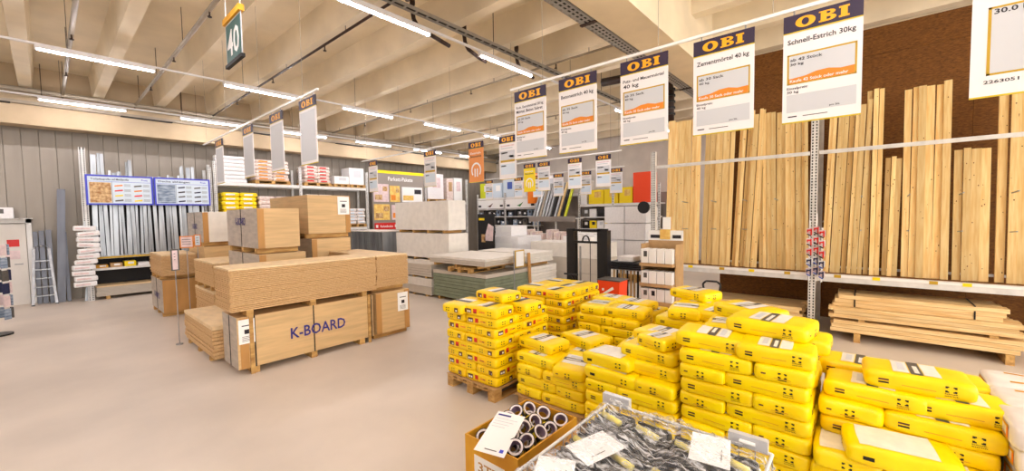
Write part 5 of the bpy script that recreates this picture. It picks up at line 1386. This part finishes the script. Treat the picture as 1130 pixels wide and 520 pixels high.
# coloured shelf goods at right bays
for zi, z in enumerate((0.55, 1.0, 1.5, 1.98)):
    o = MB().box(FX-0.02, 5.76, z-0.04, FX+0.5, 9.04, z, 'white_paint').build('shelf_board', bpy.data.objects['far_shelving'])
    for i in range(9):
        y = 5.85+i*0.35
        m_ = ['yellow', 'foam', 'yellow', 'dark', 'foam', 'bag_print_grey', 'yellow', 'foam', 'yellow_green'][(i+zi*2) % 9] if i > 3 else ['foam', 'white_gloss', 'foam'][(i+zi) % 3]
        carton(FX+0.02, y, z+0.001, 0.34, 0.31, 0.32, 'small goods box in the far right bay, %s shelf up, %s from the right' % (ORD[zi+1], ORD[i+1]), m_, lab=['sign_ink', 'paper', 'sign_grey'][(i+zi) % 3], name='goods_box', group='goods boxes in the far right bays')
# white foam packs and a white board stack in front of the far right bays
for l in range(4):
    for i in range(2):
        carton(11.6, 4.86+i*0.68, 0.25+l*0.52, 0.9, 0.66, 0.5, 'white foam pack piled by the far end of the timber rack, %s up, %s one' % (ORD[l+1], ('right', 'left')[i]), 'foam', lab='foam', name='foam_pack', cat='foam pack', group='white foam packs')
for i in range(2): pallet(11.6, 4.86+i*0.68, 0, 0.9, 0.66, 'pallet under the %s white foam pack pile' % ('right', 'left')[i], hh=0.249)
board_pile(9.55, 5.25, 0, 1.0, 2.3, 1.30, 'pale board stack seen through the pallet stacker mast', n=3, m_side='plaster_edge', m_top='plaster_white', along='y', group=G2, cat='plasterboard stack')
for i in range(6):
    carton(9.7+0.28*(i % 3), 5.6+0.5*(i//3), 1.301, 0.24, 0.4, 0.18+0.04*(i % 3), 'white carton lying on the pale board stack behind the stacker, %s' % ('front right', 'middle right', 'rear right', 'front left', 'middle left', 'rear left')[i], 'white_gloss', lab='sign_grey')
# dark promotion stand
t = thing('promotion_stand', 'black promotion poster stand with orange pictures before the far shelves', 'display stand', (9.2, 9.08, 0))
MB().box(-0.2, -0.35, 0, 0.2, 0.35, 0.9, 'white_gloss').build('base', t)
MB().box(-0.02, -0.36, 0.9, 0.02, 0.36, 2.15, 'black_plastic').build('poster_panel', t)
b = MB().quad([(-0.024, 0.3, 1.95), (-0.024, 0.05, 1.95), (-0.024, 0.05, 2.02), (-0.024, 0.3, 2.02)], 'yellow').quad([(-0.024, 0.1, 1.3), (-0.024, -0.3, 1.3), (-0.024, -0.35, 1.75), (-0.024, -0.12, 1.85)], 'photo_pink').quad([(-0.024, 0.2, 1.25), (-0.024, 0.02, 1.25), (-0.024, 0.02, 1.5), (-0.024, 0.2, 1.5)], 'photo_tan'); b.build('poster_print', t)
# low white counters with cartons beyond the plasterboard
for i, (x, y, lab) in enumerate(((11.0, 8.2, 'left'), (11.0, 7.2, 'right'))):
    carton(x, y, 0, 0.9, 0.95, 1.25, 'white low counter block before the far bays, %s one' % lab, 'foam', name='counter_block', cat='counter')
    for q in range(3): carton(x+0.1, y+0.06+q*0.3, 1.252, 0.4, 0.26, 0.2+0.07*q, 'pink-white carton on the %s counter block, %s from the right' % (lab, ORD[q+1]), 'bag_pink', lab='photo_pink')
tag(MB().cyl((0, 0, -0.02), (0, 0, 0.02), 0.13, 'black_plastic', 24).cyl((0, 0, -0.035), (0, 0, -0.02), 0.05, 'steel', 12).cyl((0, 0, -0.2), (0, 0, -0.035), 0.012, 'steel', 6).cyl((0, 0.02, -0.19), (0, -0.10, -0.19), 0.012, 'steel', 6).build('round_disc', None, (8.44, 3.58, 2.22)), 'black round disc mounted at the left end of the timber rack', 'disc').rotation_euler = (0, R(-90), 0)
print('objects', len(bpy.data.objects))
